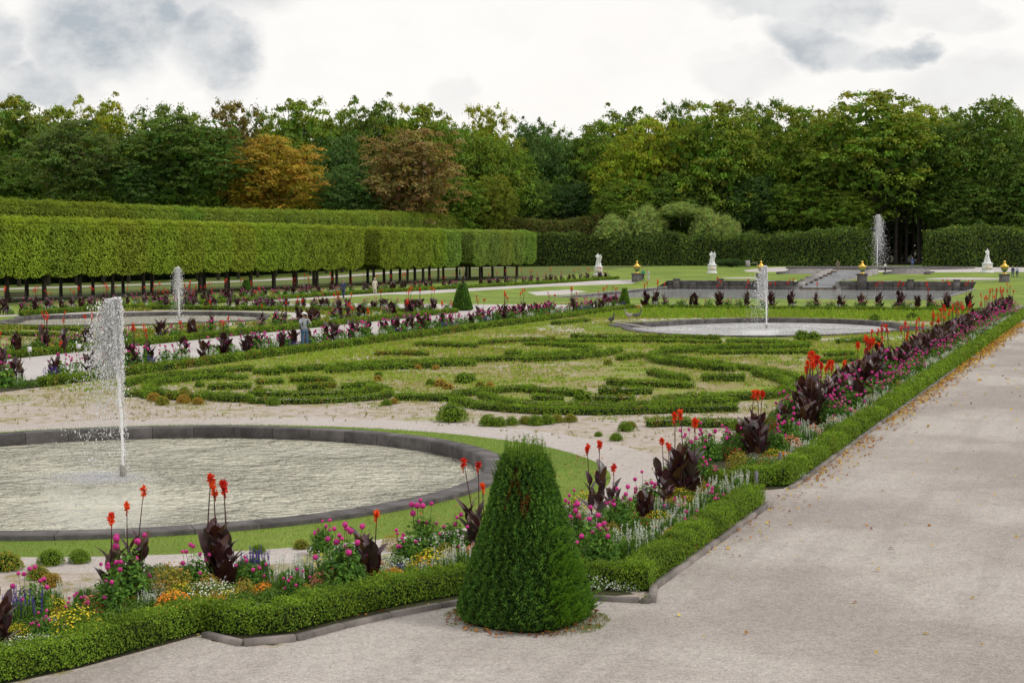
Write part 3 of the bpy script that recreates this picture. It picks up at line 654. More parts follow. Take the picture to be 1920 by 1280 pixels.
# ------------------------------------------------------------------ kerb stones
def kerb(label, pts, step, w=.11, h=.07):
    pts = np.asarray(pts, float)[:, :2]; cum = np.concatenate([[0], np.cumsum(np.linalg.norm(np.diff(pts, axis=0), axis=1))])
    e = tag(link('kerb', None, None, (pts[0][0], pts[0][1], 0)), label, 'kerb'); s = 0.; meshes = {}
    while s < cum[-1]-.05:
        e2 = min(s+step, cum[-1]); a = np.array([np.interp(s, cum, pts[:, i]) for i in (0, 1)]); b = np.array([np.interp(e2, cum, pts[:, i]) for i in (0, 1)])
        L = np.linalg.norm(b-a)-.015; k = round(L, 2)
        if k not in meshes:
            mb = MB(); box(mb, (0, 0, .0), (L, w, h*2), (.3,)*3, .96); meshes[k] = mb.mesh('kerb_stone', KERB)
        c = (a+b)/2; o = link('kerb_stone', meshes[k], e, (c[0]-pts[0][0], c[1]-pts[0][1], random.uniform(-.012, .006)), math.atan2(b[1]-a[1], b[0]-a[0])+random.uniform(-.02, .02)); s = e2
kerb('grey kerb stones under the box hedge left of the big yew cone', [k[:2] for k in KP[3:9]], .8)
kerb('grey kerb stones behind and right of the big yew cone', [k[:2] for k in KP[9:12]], .8)
kerb('grey kerb stones under the hedge between yew cone and gap', [KP[11][:2], KP2[0][:2], np.array([-6.0, 25]), KP2[1][:2]], .9)
kerb('grey kerb stones along the right border hedge', [JOG[1], np.array([-6.0, 62.])], 1.0)

# ------------------------------------------------------------------ plants of the borders
def blade(mb, p0, d0, L, Wd, bend, col, k=6, fold=.25, wave=.03):
    """large leaf: starts at p0, heads along d0, bends over"""
    d0 = unit(d0); side = unit(np.cross(d0, [0, 0, 1.])+np.array([1e-6, 0, 0])); t = np.linspace(0, 1, k)
    out = unit(np.array([d0[0], d0[1], 0])+1e-9)
    cen = p0+np.outer(t*L, d0)+np.outer(bend*L*t**2, out)-np.outer(bend*.55*L*t**2.5, [0, 0, 1.])
    wd = Wd*.5*np.sin(math.pi*np.clip(t**.75, 0, 1))**.8+.004; wd[-1] = .001
    up = unit(np.cross(side, d0))
    wv = wave*rng.normal(size=k)*L
    V = np.stack([cen+side*wd[:, None]-up*(wd*fold)[:, None]*-1+up*wv[:, None]*.3, cen, cen-side*wd[:, None]+up*(wd*fold)[:, None]], 1)
    I = np.arange(k*3).reshape(k, 3); F = np.concatenate([np.stack([I[:-1, j], I[1:, j], I[1:, j+1], I[:-1, j+1]], -1) for j in (0, 1)])
    mb.add(V.reshape(-1, 3), F, jitter(col, len(F), .1, .03))
CANNAC = [(.055, .016, .020), (.075, .028, .022), (.042, .014, .022), (.09, .045, .022), (.06, .02, .03), (.07, .05, .05)]
REDS = [(.72, .05, .015), (.80, .10, .02), (.62, .025, .015)]
def flower_head(mb, c, r, n=14, col=None):
    base = REDS[rng.integers(3)] if col is None else col
    d = unit(rnd(n)+np.array([0, 0, .3])); C = c+d*r*.55*np.array([.8, .8, 1.2])
    leaves(mb, C, unit(rnd(n)), r*rng.uniform(.7, 1.25, n), r*.6, jitter(base, n, .2, .06), d, fold=.15)
def canna(kind, nst, spikes, H=1.0, full=True, lean=0.):
    """returns [(part name, mesh, material)]"""
    parts = []; joined = MB(); jstem = MB(); jfl = MB()
    for i in range(nst):
        a = rng.uniform(0, 6.28); r = .10*math.sqrt(nst)*rng.uniform(.15, 1)*.8; p = np.array([math.cos(a)*r, math.sin(a)*r, 0.])
        top = H*rng.uniform(.72, 1.0); ld = np.array([rng.normal(0, .05)+lean, rng.normal(0, .05), 1.]); ld = unit(ld)
        hasf = i < spikes; st = MB(); ht = top*(.8 if not hasf else 1)+(.0 if not hasf else H*rng.uniform(.38, .62))
        zz = np.linspace(0, 1, 6); cur = p+np.outer(zz*ht, ld)+np.outer(np.sin(zz*2.2)*.03, [rng.normal(), rng.normal(), 0])
        tube(st if full else jstem, cur, np.linspace(.014, .006, 6), (.07, .02, .025), 5 if full else 3)
        if full: parts.append(('stem', st.mesh('canna_stem', GLOSSLEAF)))
        nl = rng.integers(5, 7) if full else 5; ph = rng.uniform(0, 6.28)
        for j in range(nl):
            f = .02+.80*j/nl+rng.uniform(0, .05); zb = top*f; ang = ph+j*2.5+rng.normal(0, .4); tilt = rng.uniform(.18, .62)*(1.15-.5*f)
            dd = np.array([math.cos(ang)*tilt, math.sin(ang)*tilt, 1.]); b = MB() if full else joined
            L = rng.uniform(.34, .50)*(1.0-.25*f)*(H/1.0)**.5
            blade(b, p+ld*zb, dd, L, L*rng.uniform(.34, .45), rng.uniform(.1, .4), CANNAC[rng.integers(len(CANNAC))], 6 if full else 4)
            if full: parts.append(('leaf', b.mesh('canna_leaf', GLOSSLEAF, True)))
        if hasf:
            b = MB() if full else jfl; tp = cur[-1]
            flower_head(b, tp+np.array([0, 0, .0]), rng.uniform(.06, .085), 22 if full else 8); flower_head(b, tp-np.array([.01, 0, .06]), .065, 14 if full else 4)
            tube(b, [tp-np.array([.02, 0, .16]), tp+np.array([0, 0, .03])], .008, (.45, .05, .02), 4)
            if full: parts.append(('flower_spike', b.mesh('canna_flowers', PETAL)))
    if not full:
        parts.append(('stems', jstem.mesh('canna_stems', GLOSSLEAF))); parts.append(('foliage', joined.mesh('canna_foliage', GLOSSLEAF, True)))
        if spikes: parts.append(('flower_spike', jfl.mesh('canna_flowers', PETAL)))
    return parts
def dome_pts(n, rx, ry, h, thick=.35, low=.0):
    d = unit(rnd(n)); d[:, 2] = np.abs(d[:, 2]); r = 1-np.abs(rng.normal(0, thick*.5, n)); r = np.clip(r, .1, 1.15)
    C = d*r[:, None]*np.array([rx, ry, h]); C[:, 2] += low; return C, d
GREENS = [(.05, .10, .02), (.07, .13, .025), (.035, .075, .02)]
PINK = (.80, .07, .40); 
def pom(mb, c, r, col, n=10):
    ball(mb, c, r*.85, np.asarray(col)*.75, 8, 4); d = unit(rnd(n*3)); leaves(mb, c+d*r*.82, d, r*.55, r*.45, jitter(col, n*3, .25, .05))
def dahlia(full, H=.75, nb=9, pale=False):
    mb = MB(); n = 900 if full else 190; L = .085 if full else .15
    C, d = dome_pts(n, .34, .34, H*1.0, .6); C[:, 2] *= rng.uniform(.6, 1.0, n)
    leaves(mb, C, d+rnd(n)*.5+[0, 0, .5], L*rng.uniform(.7, 1.4, n), L*.5, pick([(.09, .19, .04), (.14, .25, .05), (.06, .13, .035)], (3, 2, 2), n), fold=.1)
    for _ in range(12 if full else 5):
        a = rng.uniform(0, 6.28); r = rng.uniform(0, .2); tube(mb, [(r*.3*math.cos(a), r*.3*math.sin(a), 0), (r*math.cos(a), r*math.sin(a), H*.75)], .005, (.05, .09, .03), 3, False)
    parts = [('foliage', mb.mesh('dahlia_foliage', LEAF))]; fb = MB()
    for i in range(nb):
        a = rng.uniform(0, 6.28); r = .34*math.sqrt(rng.random()); z = H*(rng.uniform(.62, 1.12) if r < .26 else rng.uniform(.3, .85)); b = MB() if full else fb
        col = np.array(PINK)*rng.uniform(.8, 1.1) if not pale else np.array((.75, .22, .42))*rng.uniform(.8, 1.1)
        c = np.array([r*math.cos(a), r*math.sin(a), z]); pom(b, c, rng.uniform(.036, .052)*(1 if full else 1.0), col, 10 if full else 3)
        tube(b, [c*np.array([.8, .8, .6]), c], .004, (.06, .1, .03), 3, False)
        if full: parts.append(('bloom', b.mesh('dahlia_bloom', PETAL)))
    if not full: tag_b = parts.append(('blooms', fb.mesh('dahlia_blooms', PETAL)))
    return parts
def salvia(full, col, H=.48, ns=22):
    mb = MB(); n = 1100 if full else 190; C, d = dome_pts(n, .27, .27, H*.74, .6)
    D = unit(d+np.array([0, 0, 1.4])+rnd(n)*.3); leaves(mb, C, unit(np.cross(D, rnd(n))), (.085 if full else .12)*rng.uniform(.7, 1.3, n), .024 if full else .04, pick([(.12, .21, .06), (.17, .27, .10), (.08, .15, .04)], (3, 2, 2), n), D)
    fb = MB()
    for i in range(ns if full else ns*2//3):
        a = rng.uniform(0, 6.28); r = .26*math.sqrt(rng.random()); b = np.array([r*math.cos(a), r*math.sin(a), H*rng.uniform(.5, .72)]); l = rng.uniform(.12, .22); dr = unit(np.array([rng.normal(0, .1), rng.normal(0, .1), 1]))
        k = 13 if full else 5; t = rng.random(k); C = b+np.outer(t*l, dr)+rnd(k)*.007
        leaves(fb, C, rnd(k), .022 if full else .05, .016 if full else .032, jitter(col, k, .15, .04))
        tube(fb, [b-[0, 0, .1], b+dr*l], [.006, .003], np.asarray(col)*.7, 3, False)
    return [('foliage', mb.mesh('salvia_foliage', LEAF)), ('flower_spikes', fb.mesh('salvia_spikes', PETAL))]
def mound(full, leafc, flc, frac, H=.32, Rr=.33, fs=.03, L=.035):
    mb = MB(); n = 1100 if full else 230; k = 1 if full else 1.9; C, d = dome_pts(n, Rr, Rr, H, .35); C *= (1+.12*np.sin(C[:, :1]*19)*np.cos(C[:, 1:2]*17))
    leaves(mb, C, d+rnd(n)*.7, L*k*rng.uniform(.7, 1.4, n), L*k*.4, pick([np.array(leafc)*1.5, np.array(leafc)*2.1, np.array(leafc)*.9], (3, 2, 2), n))
    m = int(n*frac*(.5 if full else .7)); C, d = dome_pts(m, Rr*1.03, Rr*1.03, H*1.05, .06); fb = MB(); leaves(fb, C*rng.uniform(.93, 1.12, (m, 1)), d+rnd(m)*.35+[0, 0, .4], fs*(1 if full else 1.5)*rng.uniform(.8, 1.2, m), fs*(1 if full else 1.5), jitter(flc, m, .2, .06))
    return [('foliage', mb.mesh('mound_foliage', LEAF)), ('flowers', fb.mesh('mound_flowers', PETAL))]
def bushball(full, r=.22, cols=BOXC, wts=(4, 4, 2, 2), dry=0.):
    mb = MB(); n = 1500 if full else 320; C, d = dome_pts(n, r, r, r*1.25, .3); C[:, 2] = C[:, 2]+.02; L = .03 if full else .065
    C *= (1+.13*fbm(C[:, 0]*9, C[:, 1]*9+C[:, 2]*7, 1., 3))[:, None]
    col = pick(cols, wts, n)
    if dry: q = rng.random(n) < dry; col[q] = pick([(.42, .26, .06), (.35, .16, .05)], (2, 1), q.sum())
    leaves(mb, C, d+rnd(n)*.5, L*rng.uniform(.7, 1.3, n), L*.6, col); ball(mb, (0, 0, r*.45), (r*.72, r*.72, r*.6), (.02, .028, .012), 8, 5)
    tube(mb, [(0, 0, -.02), (0, 0, r*.5)], .02, (.05, .035, .025), 4, False)
    return mb.mesh('bush', LEAF)

NV = 4
LIB = {}
def lib(kind, full):
    k = (kind, full)
    if k in LIB: return LIB[k]
    f = {'canna_flowering': lambda: canna(0, 6, 3, .92, full), 'canna_plain': lambda: canna(0, 6, 0, .85, full), 'canna_tall': lambda: canna(0, 3, 2, 1.05, full), 'canna_small': lambda: canna(0, 3, 1, .8, full),
         'dahlia': lambda: dahlia(full), 'dahlia_pale': lambda: dahlia(full, pale=True), 'white_salvia': lambda: salvia(full, (.72, .76, .74)), 'blue_salvia': lambda: salvia(full, (.12, .07, .42)),
         'yellow_mound': lambda: mound(full, (.10, .14, .02), (.75, .58, .03), .5), 'orange_mound': lambda: mound(full, (.14, .13, .03), (.85, .30, .02), .75, .24, .22),
         'white_mound': lambda: mound(full, (.13, .17, .09), (.75, .77, .72), .9, .2, .36, .02), 'golden_bush': lambda: mound(full, (.20, .17, .04), (.40, .22, .04), .3, .36, .26),
         'salmon_mound': lambda: mound(full, (.09, .12, .03), (.80, .33, .22), .6, .28, .22, .04), 'green_mound': lambda: mound(full, (.06, .11, .02), (.10, .16, .03), .2, .26, .34, .04, .05),
         'red_mound': lambda: mound(full, (.06, .10, .02), (.55, .02, .02), .12, .3, .28, .035)}[kind]
    n = (5 if full else 4) if kind.startswith('canna') or kind == 'dahlia' else (3 if full else 2)
    LIB[k] = [f() for _ in range(n)]; return LIB[k]
NAMES = {'canna_flowering': ('canna', 'dark-leaved canna clump with red flowers', 'canna plant'), 'canna_plain': ('canna', 'dark-leaved canna clump without flowers', 'canna plant'), 'canna_tall': ('canna', 'thin tall canna with orange flowers', 'canna plant'), 'canna_small': ('canna', 'small dark canna with one flower', 'canna plant'),
 'dahlia': ('dahlia', 'bushy dahlia with magenta ball blooms', 'dahlia'), 'dahlia_pale': ('dahlia', 'bushy dahlia with pale pink ball blooms', 'dahlia'), 'white_salvia': ('white_salvia', 'clump of white salvia spikes', 'flower clump'), 'blue_salvia': ('blue_salvia', 'clump of violet blue salvia spikes', 'flower clump'),
 'yellow_mound': ('yellow_daisy_bush', 'rounded bush with small yellow flowers', 'flower bush'), 'orange_mound': ('orange_marigold', 'low mound of orange flowers', 'flower mound'), 'white_mound': ('white_alyssum', 'low mound of tiny white flowers', 'flower mound'),
 'golden_bush': ('golden_bush', 'fluffy golden green bush', 'bush'), 'salmon_mound': ('snapdragon', 'low clump of salmon pink flowers', 'flower clump'), 'green_mound': ('leafy_mound', 'low leafy green mound', 'bush'), 'red_mound': ('red_zinnia', 'leafy clump dotted with small dark red flowers', 'flower clump')}
ONES = 'zeroth first second third fourth fifth sixth seventh eighth ninth tenth eleventh twelfth thirteenth fourteenth fifteenth sixteenth seventeenth eighteenth nineteenth'.split()
TENS = {2: 'twent', 3: 'thirt', 4: 'fort', 5: 'fift', 6: 'sixt', 7: 'sevent', 8: 'eight', 9: 'ninet'}
def ordw(n):
    if n < 20: return ONES[n]
    if n < 100: t, u = divmod(n, 10); return TENS[t]+('ieth' if u == 0 else 'y-'+ONES[u])
    return 'hundred and '+ordw(n-100) if n > 100 else 'hundredth'
PLANTS = {}                                  # bed -> list of (sort key, object, kind)
def plant(kind, x, y, bed, full=None, sc=1., key=None, zs=1.):
    d = math.hypot(x, y)
    if full is None: full = d < 46
    L = lib(kind, full); parts = L[rng.integers(len(L))]
    nm, _, cat = NAMES[kind]
    e = link(nm, None, None, (x, y, float(Gh(x, y))), rng.uniform(0, 6.28), (sc, sc, sc*zs)); e.rotation_euler[0] = rng.normal(0, .03); e.rotation_euler[1] = rng.normal(0, .03)
    e['category'] = cat
    for pn, me in parts:
        o = link(pn, me, e)
        if pn in ('flower_spikes', 'blooms', 'flowers', 'stems') : o['kind'] = 'stuff'
    PLANTS.setdefault((bed, kind), []).append((d if key is None else key, e)); return e
def pp(kind, px, py, bed, sc=1., full=None, zs=1.): p = P(px, py); return plant(kind, p[0], p[1], bed, full, sc, key=px, zs=zs)
NB = 'near border'
# near border, plant by plant as in the photograph
for kind, px, py, sc in [
 ('canna_plain', -5, 1215, .8), ('canna_small', 212, 1118, 1.0), ('canna_tall', 258, 1108, .86), ('canna_flowering', 408, 1098, 1.12), ('canna_plain', 420, 1103, .9), ('canna_small', 692, 1092, 1.0), ('canna_plain', 680, 1085, .85),
 ('canna_tall', 893, 1040, 1.0), ('canna_small', 905, 1030, .98), ('canna_tall', 1120, 965, .95), ('canna_small', 1150, 975, .95), ('canna_tall', 1243, 950, .9), ('canna_flowering', 1278, 935, 1.2), ('canna_plain', 1290, 930, 1.1), ('canna_plain', 1208, 980, .7),
 ('dahlia', 240, 1128, 1.05), ('dahlia', 205, 1150, .8), ('dahlia', 640, 1110, 1.1), ('dahlia', 655, 1090, .9), ('dahlia', 605, 1040, .7), ('dahlia', 795, 1050, 1.05), ('dahlia', 850, 1045, .85), ('dahlia', 760, 1060, .7),
 ('dahlia', 1085, 1045, 1.1), ('dahlia', 1125, 1065, 1.0), ('dahlia', 1165, 1000, 1.0), ('dahlia', 1215, 965, .9), ('dahlia', 1330, 915, .8), ('dahlia', 60, 1165, .8),
 ('white_salvia', 540, 1118, 1.0), ('white_salvia', 570, 1100, .9), ('white_salvia', 862, 1075, .9), ('white_salvia', 835, 1082, .8), ('white_salvia', 1180, 1060, 1.15), ('white_salvia', 1225, 1040, 1.05), ('white_salvia', 1290, 985, 1.0), ('white_salvia', 1265, 1005, .9),
 ('white_salvia', 1345, 945, 1.05), ('white_salvia', 1385, 930, 1.0), ('white_salvia', 95, 1145, .8), ('white_salvia', 275, 1150, .6), ('white_salvia', 1320, 960, .9),
 ('blue_salvia', 480, 1092, 1.0), ('blue_salvia', 460, 1085, .8), ('blue_salvia', 40, 1180, 1.0), ('blue_salvia', 745, 1085, .5), ('blue_salvia', 1252, 975, .6),
 ('yellow_mound', 140, 1198, 1.15), ('yellow_mound', 590, 1078, .95), ('yellow_mound', 808, 1078, 1.1), ('yellow_mound', 1235, 985, .8), ('yellow_mound', 1195, 1085, .7),
 ('golden_bush', 320, 1120, 1.25), ('golden_bush', 1385, 880, 1.1), ('golden_bush', 735, 1030, .7),
 ('orange_mound', 325, 1150, 1.15), ('orange_mound', 408, 1142, .7), ('orange_mound', 1262, 1018, .95), ('orange_mound', 1345, 972, .9), ('orange_mound', 230, 1140, .5), ('orange_mound', 1470, 868, 1.0),
 ('white_mound', 55, 1235, 1.25), ('white_mound', 110, 1215, .8), ('white_mound', 395, 1128, 1.3), ('white_mound', 735, 1068, 1.0), ('white_mound', 725, 1085, .9), ('white_mound', 1125, 1096, 1.2), ('white_mound', 1175, 1100, .9), ('white_mound', 1290, 1015, .8),
 ('salmon_mound', 608, 1108, .95), ('salmon_mound', 625, 1095, .8), ('salmon_mound', 1300, 1000, .5),
 ('green_mound', 190, 1185, 1.0), ('green_mound', 250, 1172, .9), ('green_mound', 500, 1140, .9), ('green_mound', 455, 1140, .8), ('green_mound', 680, 1112, .9), ('green_mound', 900, 1080, 1.0), ('green_mound', 350, 1090, .9), ('green_mound', 300, 1085, .8),
 ('green_mound', 1140, 1030, 1.1), ('green_mound', 1320, 1000, .9), ('green_mound', 1370, 960, .9), ('green_mound', 1240, 1060, .8), ('green_mound', 760, 1105, .8), ('green_mound', 570, 1140, .8), ('green_mound', 20, 1255, .8), ('green_mound', 85, 1240, .8),
 ('red_mound', 1210, 1000, .9), ('red_mound', 1060, 1020, .9), ('red_mound', 1090, 1000, .8), ('red_mound', 1310, 945, .8), ('red_mound', 1395, 945, .7), ('green_mound', 1190, 1000, 1.0), ('green_mound', 1160, 1080, .8)]:
    pp(kind, px, py, NB, sc)
# the right border: measured clumps first, then the planting carried on to its end
RB = 'right border'
for kind, px, py, sc in [
 ('canna_plain', 1408, 862, 1.15), ('canna_flowering', 1425, 855, 1.2), ('canna_plain', 1400, 850, 1.0), ('canna_flowering', 1520, 800, 1.25), ('canna_plain', 1500, 806, 1.1), ('canna_flowering', 1540, 790, 1.2), ('canna_plain', 1470, 815, 1.0), ('canna_flowering', 1560, 778, 1.1),
 ('dahlia', 1385, 858, .9), ('dahlia', 1475, 838, 1.1), ('dahlia', 1455, 850, .9), ('dahlia', 1590, 768, 1.3), ('dahlia', 1620, 755, 1.2), ('dahlia', 1640, 748, 1.1), ('dahlia', 1555, 800, 1.0), ('dahlia', 1600, 780, 1.1),
 ('white_salvia', 1500, 870, 1.0), ('white_salvia', 1515, 860, .9), ('white_salvia', 1565, 815, 1.0), ('white_salvia', 1585, 808, .9), ('white_salvia', 1620, 790, 1.0), ('white_salvia', 1480, 880, .8),
 ('white_mound', 1478, 896, 1.0), ('orange_mound', 1545, 838, .9), ('yellow_mound', 1450, 868, .9), ('green_mound', 1430, 888, 1.2), ('green_mound', 1460, 893, .9), ('green_mound', 1540, 850, 1.1), ('red_mound', 1440, 870, .9), ('salmon_mound', 1570, 835, .9), ('red_mound', 1370, 862, .9), ('green_mound', 1400, 880, 1.0)]:
    pp(kind, px, py, RB, sc)
for yy in np.arange(31.8, 42, .75):
    plant(['green_mound', 'green_mound', 'red_mound', 'golden_bush', 'dahlia'][rng.integers(5)], -8.5+rng.normal(0, .12), yy, RB, True, rng.uniform(.8, 1.15)); plant(['green_mound', 'white_mound', 'red_mound', 'salmon_mound', 'white_salvia'][rng.integers(5)], -7.0+rng.normal(0, .3), yy+.3, RB, True, rng.uniform(.8, 1.1))
for yy in np.arange(23.5, 29, .6):
    plant(['green_mound', 'green_mound', 'red_mound', 'yellow_mound', 'white_mound'][rng.integers(5)], -7.6+rng.normal(0, .7), yy, NB, True, rng.uniform(.7, 1.0), key=1200+yy*8)
for px, py in [(90, 1180), (170, 1160), (265, 1150), (370, 1110), (440, 1120), (520, 1110), (560, 1115), (630, 1120), (705, 1100), (770, 1085), (820, 1095), (870, 1090), (600, 1125), (470, 1110)]:
    pp(['green_mound', 'green_mound', 'red_mound', 'white_mound', 'dahlia'][rng.integers(5)], px, py, NB, rng.uniform(.6, .9))
y = 41.5
while y < 119:
    full = y < 52; st = 1.0 if y < 70 else 1.3
    plant(['canna_flowering', 'canna_plain', 'canna_plain', 'canna_small', 'canna_flowering'][rng.integers(5)], -7.75+rng.normal(0, .28), y, RB, full, rng.uniform(1.15, 1.45))
    if rng.random() < .85: plant(['canna_plain', 'dahlia'][int(rng.random() < .3)], -7.9+rng.normal(0, .3), y+.5, RB, full, rng.uniform(1.05, 1.3))
    if rng.random() < .7: plant('dahlia', -7.15+rng.normal(0, .25), y+.4, RB, full, rng.uniform(.8, 1.1))
    plant('green_mound', -7.3+rng.normal(0, .25), y+.7, RB, full, rng.uniform(1.1, 1.4))
    if rng.random() < .2: plant('dahlia', -8.1+rng.normal(0, .3), y+.2, RB, full, rng.uniform(.9, 1.2))
    plant(['white_salvia', 'white_salvia', 'salmon_mound', 'dahlia_pale'][rng.integers(4)], -6.85+rng.normal(0, .12), y+rng.uniform(0, .5), RB, full, rng.uniform(.85, 1.05))
    plant(['white_mound', 'orange_mound', 'green_mound', 'salmon_mound', 'yellow_mound', 'white_salvia'][rng.integers(6)], -6.62, y+rng.uniform(.4, .9), RB, full, rng.uniform(.7, .95))
    plant(['yellow_mound', 'orange_mound', 'red_mound', 'white_salvia', 'dahlia_pale', 'golden_bush'][rng.integers(6)], -7.0+rng.normal(0, .15), y+.8, RB, full, rng.uniform(.8, 1.05))
    plant('green_mound', -8.55+rng.normal(0, .1), y+.3, RB, full, rng.uniform(1, 1.3))
    y += st*rng.uniform(.8, 1.15)
# the central bed, near side of the axis path
CB = 'central bed'
y = 44.0
while y < 116:
    sc = rng.uniform(.85, 1.15); full = False
    if rng.random() < .85: plant(['canna_plain', 'canna_plain', 'canna_flowering', 'canna_small', 'canna_plain'][rng.integers(5)], -35.9+rng.normal(0, .15), y, CB, full, rng.uniform(1.1, 1.45))
    if rng.random() < .6: plant('dahlia', -35.8+rng.normal(0, .2), y+.4, CB, full, rng.uniform(1.1, 1.4))
    if rng.random() < .9: plant('dahlia', -35.7+rng.normal(0, .25), y+.9, CB, full, rng.uniform(1.0, 1.35))
    plant(['white_salvia', 'white_salvia', 'green_mound', 'blue_salvia', 'white_salvia'][rng.integers(5)], -35.15+rng.normal(0, .1), y+rng.uniform(0, 1), CB, full, rng.uniform(1., 1.25))
    plant(['orange_mound', 'green_mound', 'green_mound', 'yellow_mound', 'salmon_mound'][rng.integers(5)], -34.85, y+rng.uniform(.6, 1.4), CB, full, rng.uniform(.9, 1.15))
    y += rng.uniform(1.1, 1.9)
LB = 'far path bed'
y = 47.0
while y < 104:
    if rng.random() < .7: plant(['canna_plain', 'canna_flowering', 'canna_small', 'canna_flowering'][rng.integers(4)], -45.6+rng.normal(0, .3), y, LB, False, rng.uniform(1.2, 1.5))
    if rng.random() < .85: plant(['dahlia', 'dahlia_pale'][rng.integers(2)], -45.6+rng.normal(0, .3), y+1, LB, False, rng.uniform(.9, 1.2))
    plant(['yellow_mound', 'orange_mound', 'green_mound', 'white_salvia', 'white_mound', 'salmon_mound', 'red_mound'][rng.integers(7)], -45.1, y+.5, LB, False, rng.uniform(.9, 1.15))
    plant(['yellow_mound', 'green_mound', 'white_salvia', 'golden_bush'][rng.integers(4)], -46.1, y+1.1, LB, False, rng.uniform(.9, 1.2))
    y += rng.uniform(1.2, 1.9)
# end bed of the left parterre
EB = 'left end bed'
x = -47.0
while x > -71:
    if rng.random() < .8: plant(['canna_flowering', 'canna_plain'][rng.integers(2)], x, 106+rng.normal(0, .4), EB, False, rng.uniform(1., 1.3), key=-x)
    plant(['dahlia', 'dahlia_pale', 'white_salvia'][rng.integers(3)], x-.6, 105.6+rng.normal(0, .3), EB, False, 1.1, key=-x); plant(['canna_plain', 'dahlia', 'yellow_mound', 'canna_flowering'][rng.integers(4)], x-.3, 107.3+rng.normal(0, .3), EB, False, 1.2, key=-x); x -= rng.uniform(.8, 1.4)
# the row before the pond
PB = 'row before the pond'
for px, kind in [(1211, 'canna_flowering'), (1226, 'canna_flowering'), (1247, 'canna_small'), (1298, 'canna_plain'), (1348, 'canna_flowering'), (1398, 'canna_flowering'), (1445, 'canna_flowering'), (1486, 'canna_flowering'), (1532, 'canna_small'), (1575, 'canna_plain'), (1615, 'canna_plain'), (1651, 'canna_flowering'), (1687, 'canna_flowering'), (1720, 'canna_plain'), (1748, 'canna_flowering'), (1775, 'canna_flowering'), (1820, 'canna_flowering')]:
    p = onY(px, 116.6, 0); plant(kind, p[0], p[1], PB, False, rng.uniform(1.45, 1.7), key=px)
for px in range(1196, 1800, 7):
    p = onY(px+rng.uniform(-5, 5), 116.2+rng.normal(0, .4), 0)
    plant(['dahlia_pale', 'green_mound', 'white_salvia', 'green_mound', 'orange_mound', 'yellow_mound', 'white_salvia', 'dahlia_pale'][rng.integers(8)], p[0], p[1], PB, False, rng.uniform(.9, 1.2), key=px)
# far left border
FB = 'far left border'
y = 93.0
while y < 234:
    k = 1.0 if y < 150 else 1.6
    if rng.random() < .85: plant(['canna_flowering', 'canna_flowering', 'canna_plain', 'canna_tall'][rng.integers(4)], -73.6+rng.normal(0, .3), y, FB, False, rng.uniform(1.1, 1.45))
    plant(['dahlia', 'dahlia_pale', 'dahlia', 'yellow_mound'][rng.integers(4)], -73.2+rng.normal(0, .3), y+1*k, FB, False, rng.uniform(1.0, 1.3))
    plant(['white_salvia', 'green_mound', 'yellow_mound', 'orange_mound', 'white_mound', 'green_mound'][rng.integers(6)], -72.7, y+.5, FB, False, rng.uniform(1., 1.3))
    if y < 150: plant(['green_mound', 'white_salvia', 'red_mound'][rng.integers(3)], -72.8, y+1.3, FB, False, rng.uniform(1., 1.3))
    if y < 160: plant(['dahlia', 'canna_flowering', 'white_salvia', 'dahlia_pale'][rng.integers(4)], -74.3+rng.normal(0, .3), y+.8, FB, False, rng.uniform(1.1, 1.4))
    y += rng.uniform(1.15, 1.8)*k
# left parterre odds and ends
for kind, px, py in [('canna_flowering', 2, 695), ('orange_mound', 100, 660), ('orange_mound', 90, 655), ('canna_flowering', 82, 652), ('dahlia_pale', 140, 655), ('canna_tall', 125, 662)]:
    pp(kind, px, py, LB, 1.2, False)
nb = np.array([P(x, y)[:2] for x, y in [(-60, 1255), (150, 1215), (383, 1160), (520, 1160), (720, 1118), (862, 1095), (1112, 1085), (1215, 1090), (1330, 1015), (1410, 945), (1360, 905), (1100, 985), (860, 1040), (640, 1068), (380, 1098), (180, 1120), (0, 1180)]])
have = [np.array(e.location[:2]) for (b_, k_), l_ in PLANTS.items() if b_ == NB for _, e in l_]
lo, hi = nb.min(0), nb.max(0)
for _ in range(1500):
    q = rng.uniform(lo, hi)
    if not in_poly(q[:1], q[1:], nb)[0] or min(np.linalg.norm(q-h_) for h_ in have) < .22: continue
    have.append(q); v_ = CM.inverted() @ Vector((q[0], q[1], 0)); px_ = 960+FPX*v_.x/-v_.z
    plant(['green_mound', 'green_mound', 'red_mound', 'white_mound', 'orange_mound', 'salmon_mound', 'yellow_mound', 'white_salvia', 'golden_bush', 'dahlia'][rng.integers(10)], q[0], q[1], NB, True, rng.uniform(.5, .85), key=px_)
for (bed, kind), lst in PLANTS.items():
    lst.sort(key=lambda t: t[0]); big = len(lst)
    for i, (k, e) in enumerate(lst):
        base = NAMES[kind][1]
        frm = 'near end' if bed == RB else ('yew cone' if bed == EB else 'left')
        e['label'] = '%s, %s from %s, %s' % (base, ordw(i+1), frm, bed) if big > 1 else '%s, the only one in the %s' % (base, bed)
        e['group'] = '%s plants of the %s' % (NAMES[kind][0].replace('_', ' '), bed)

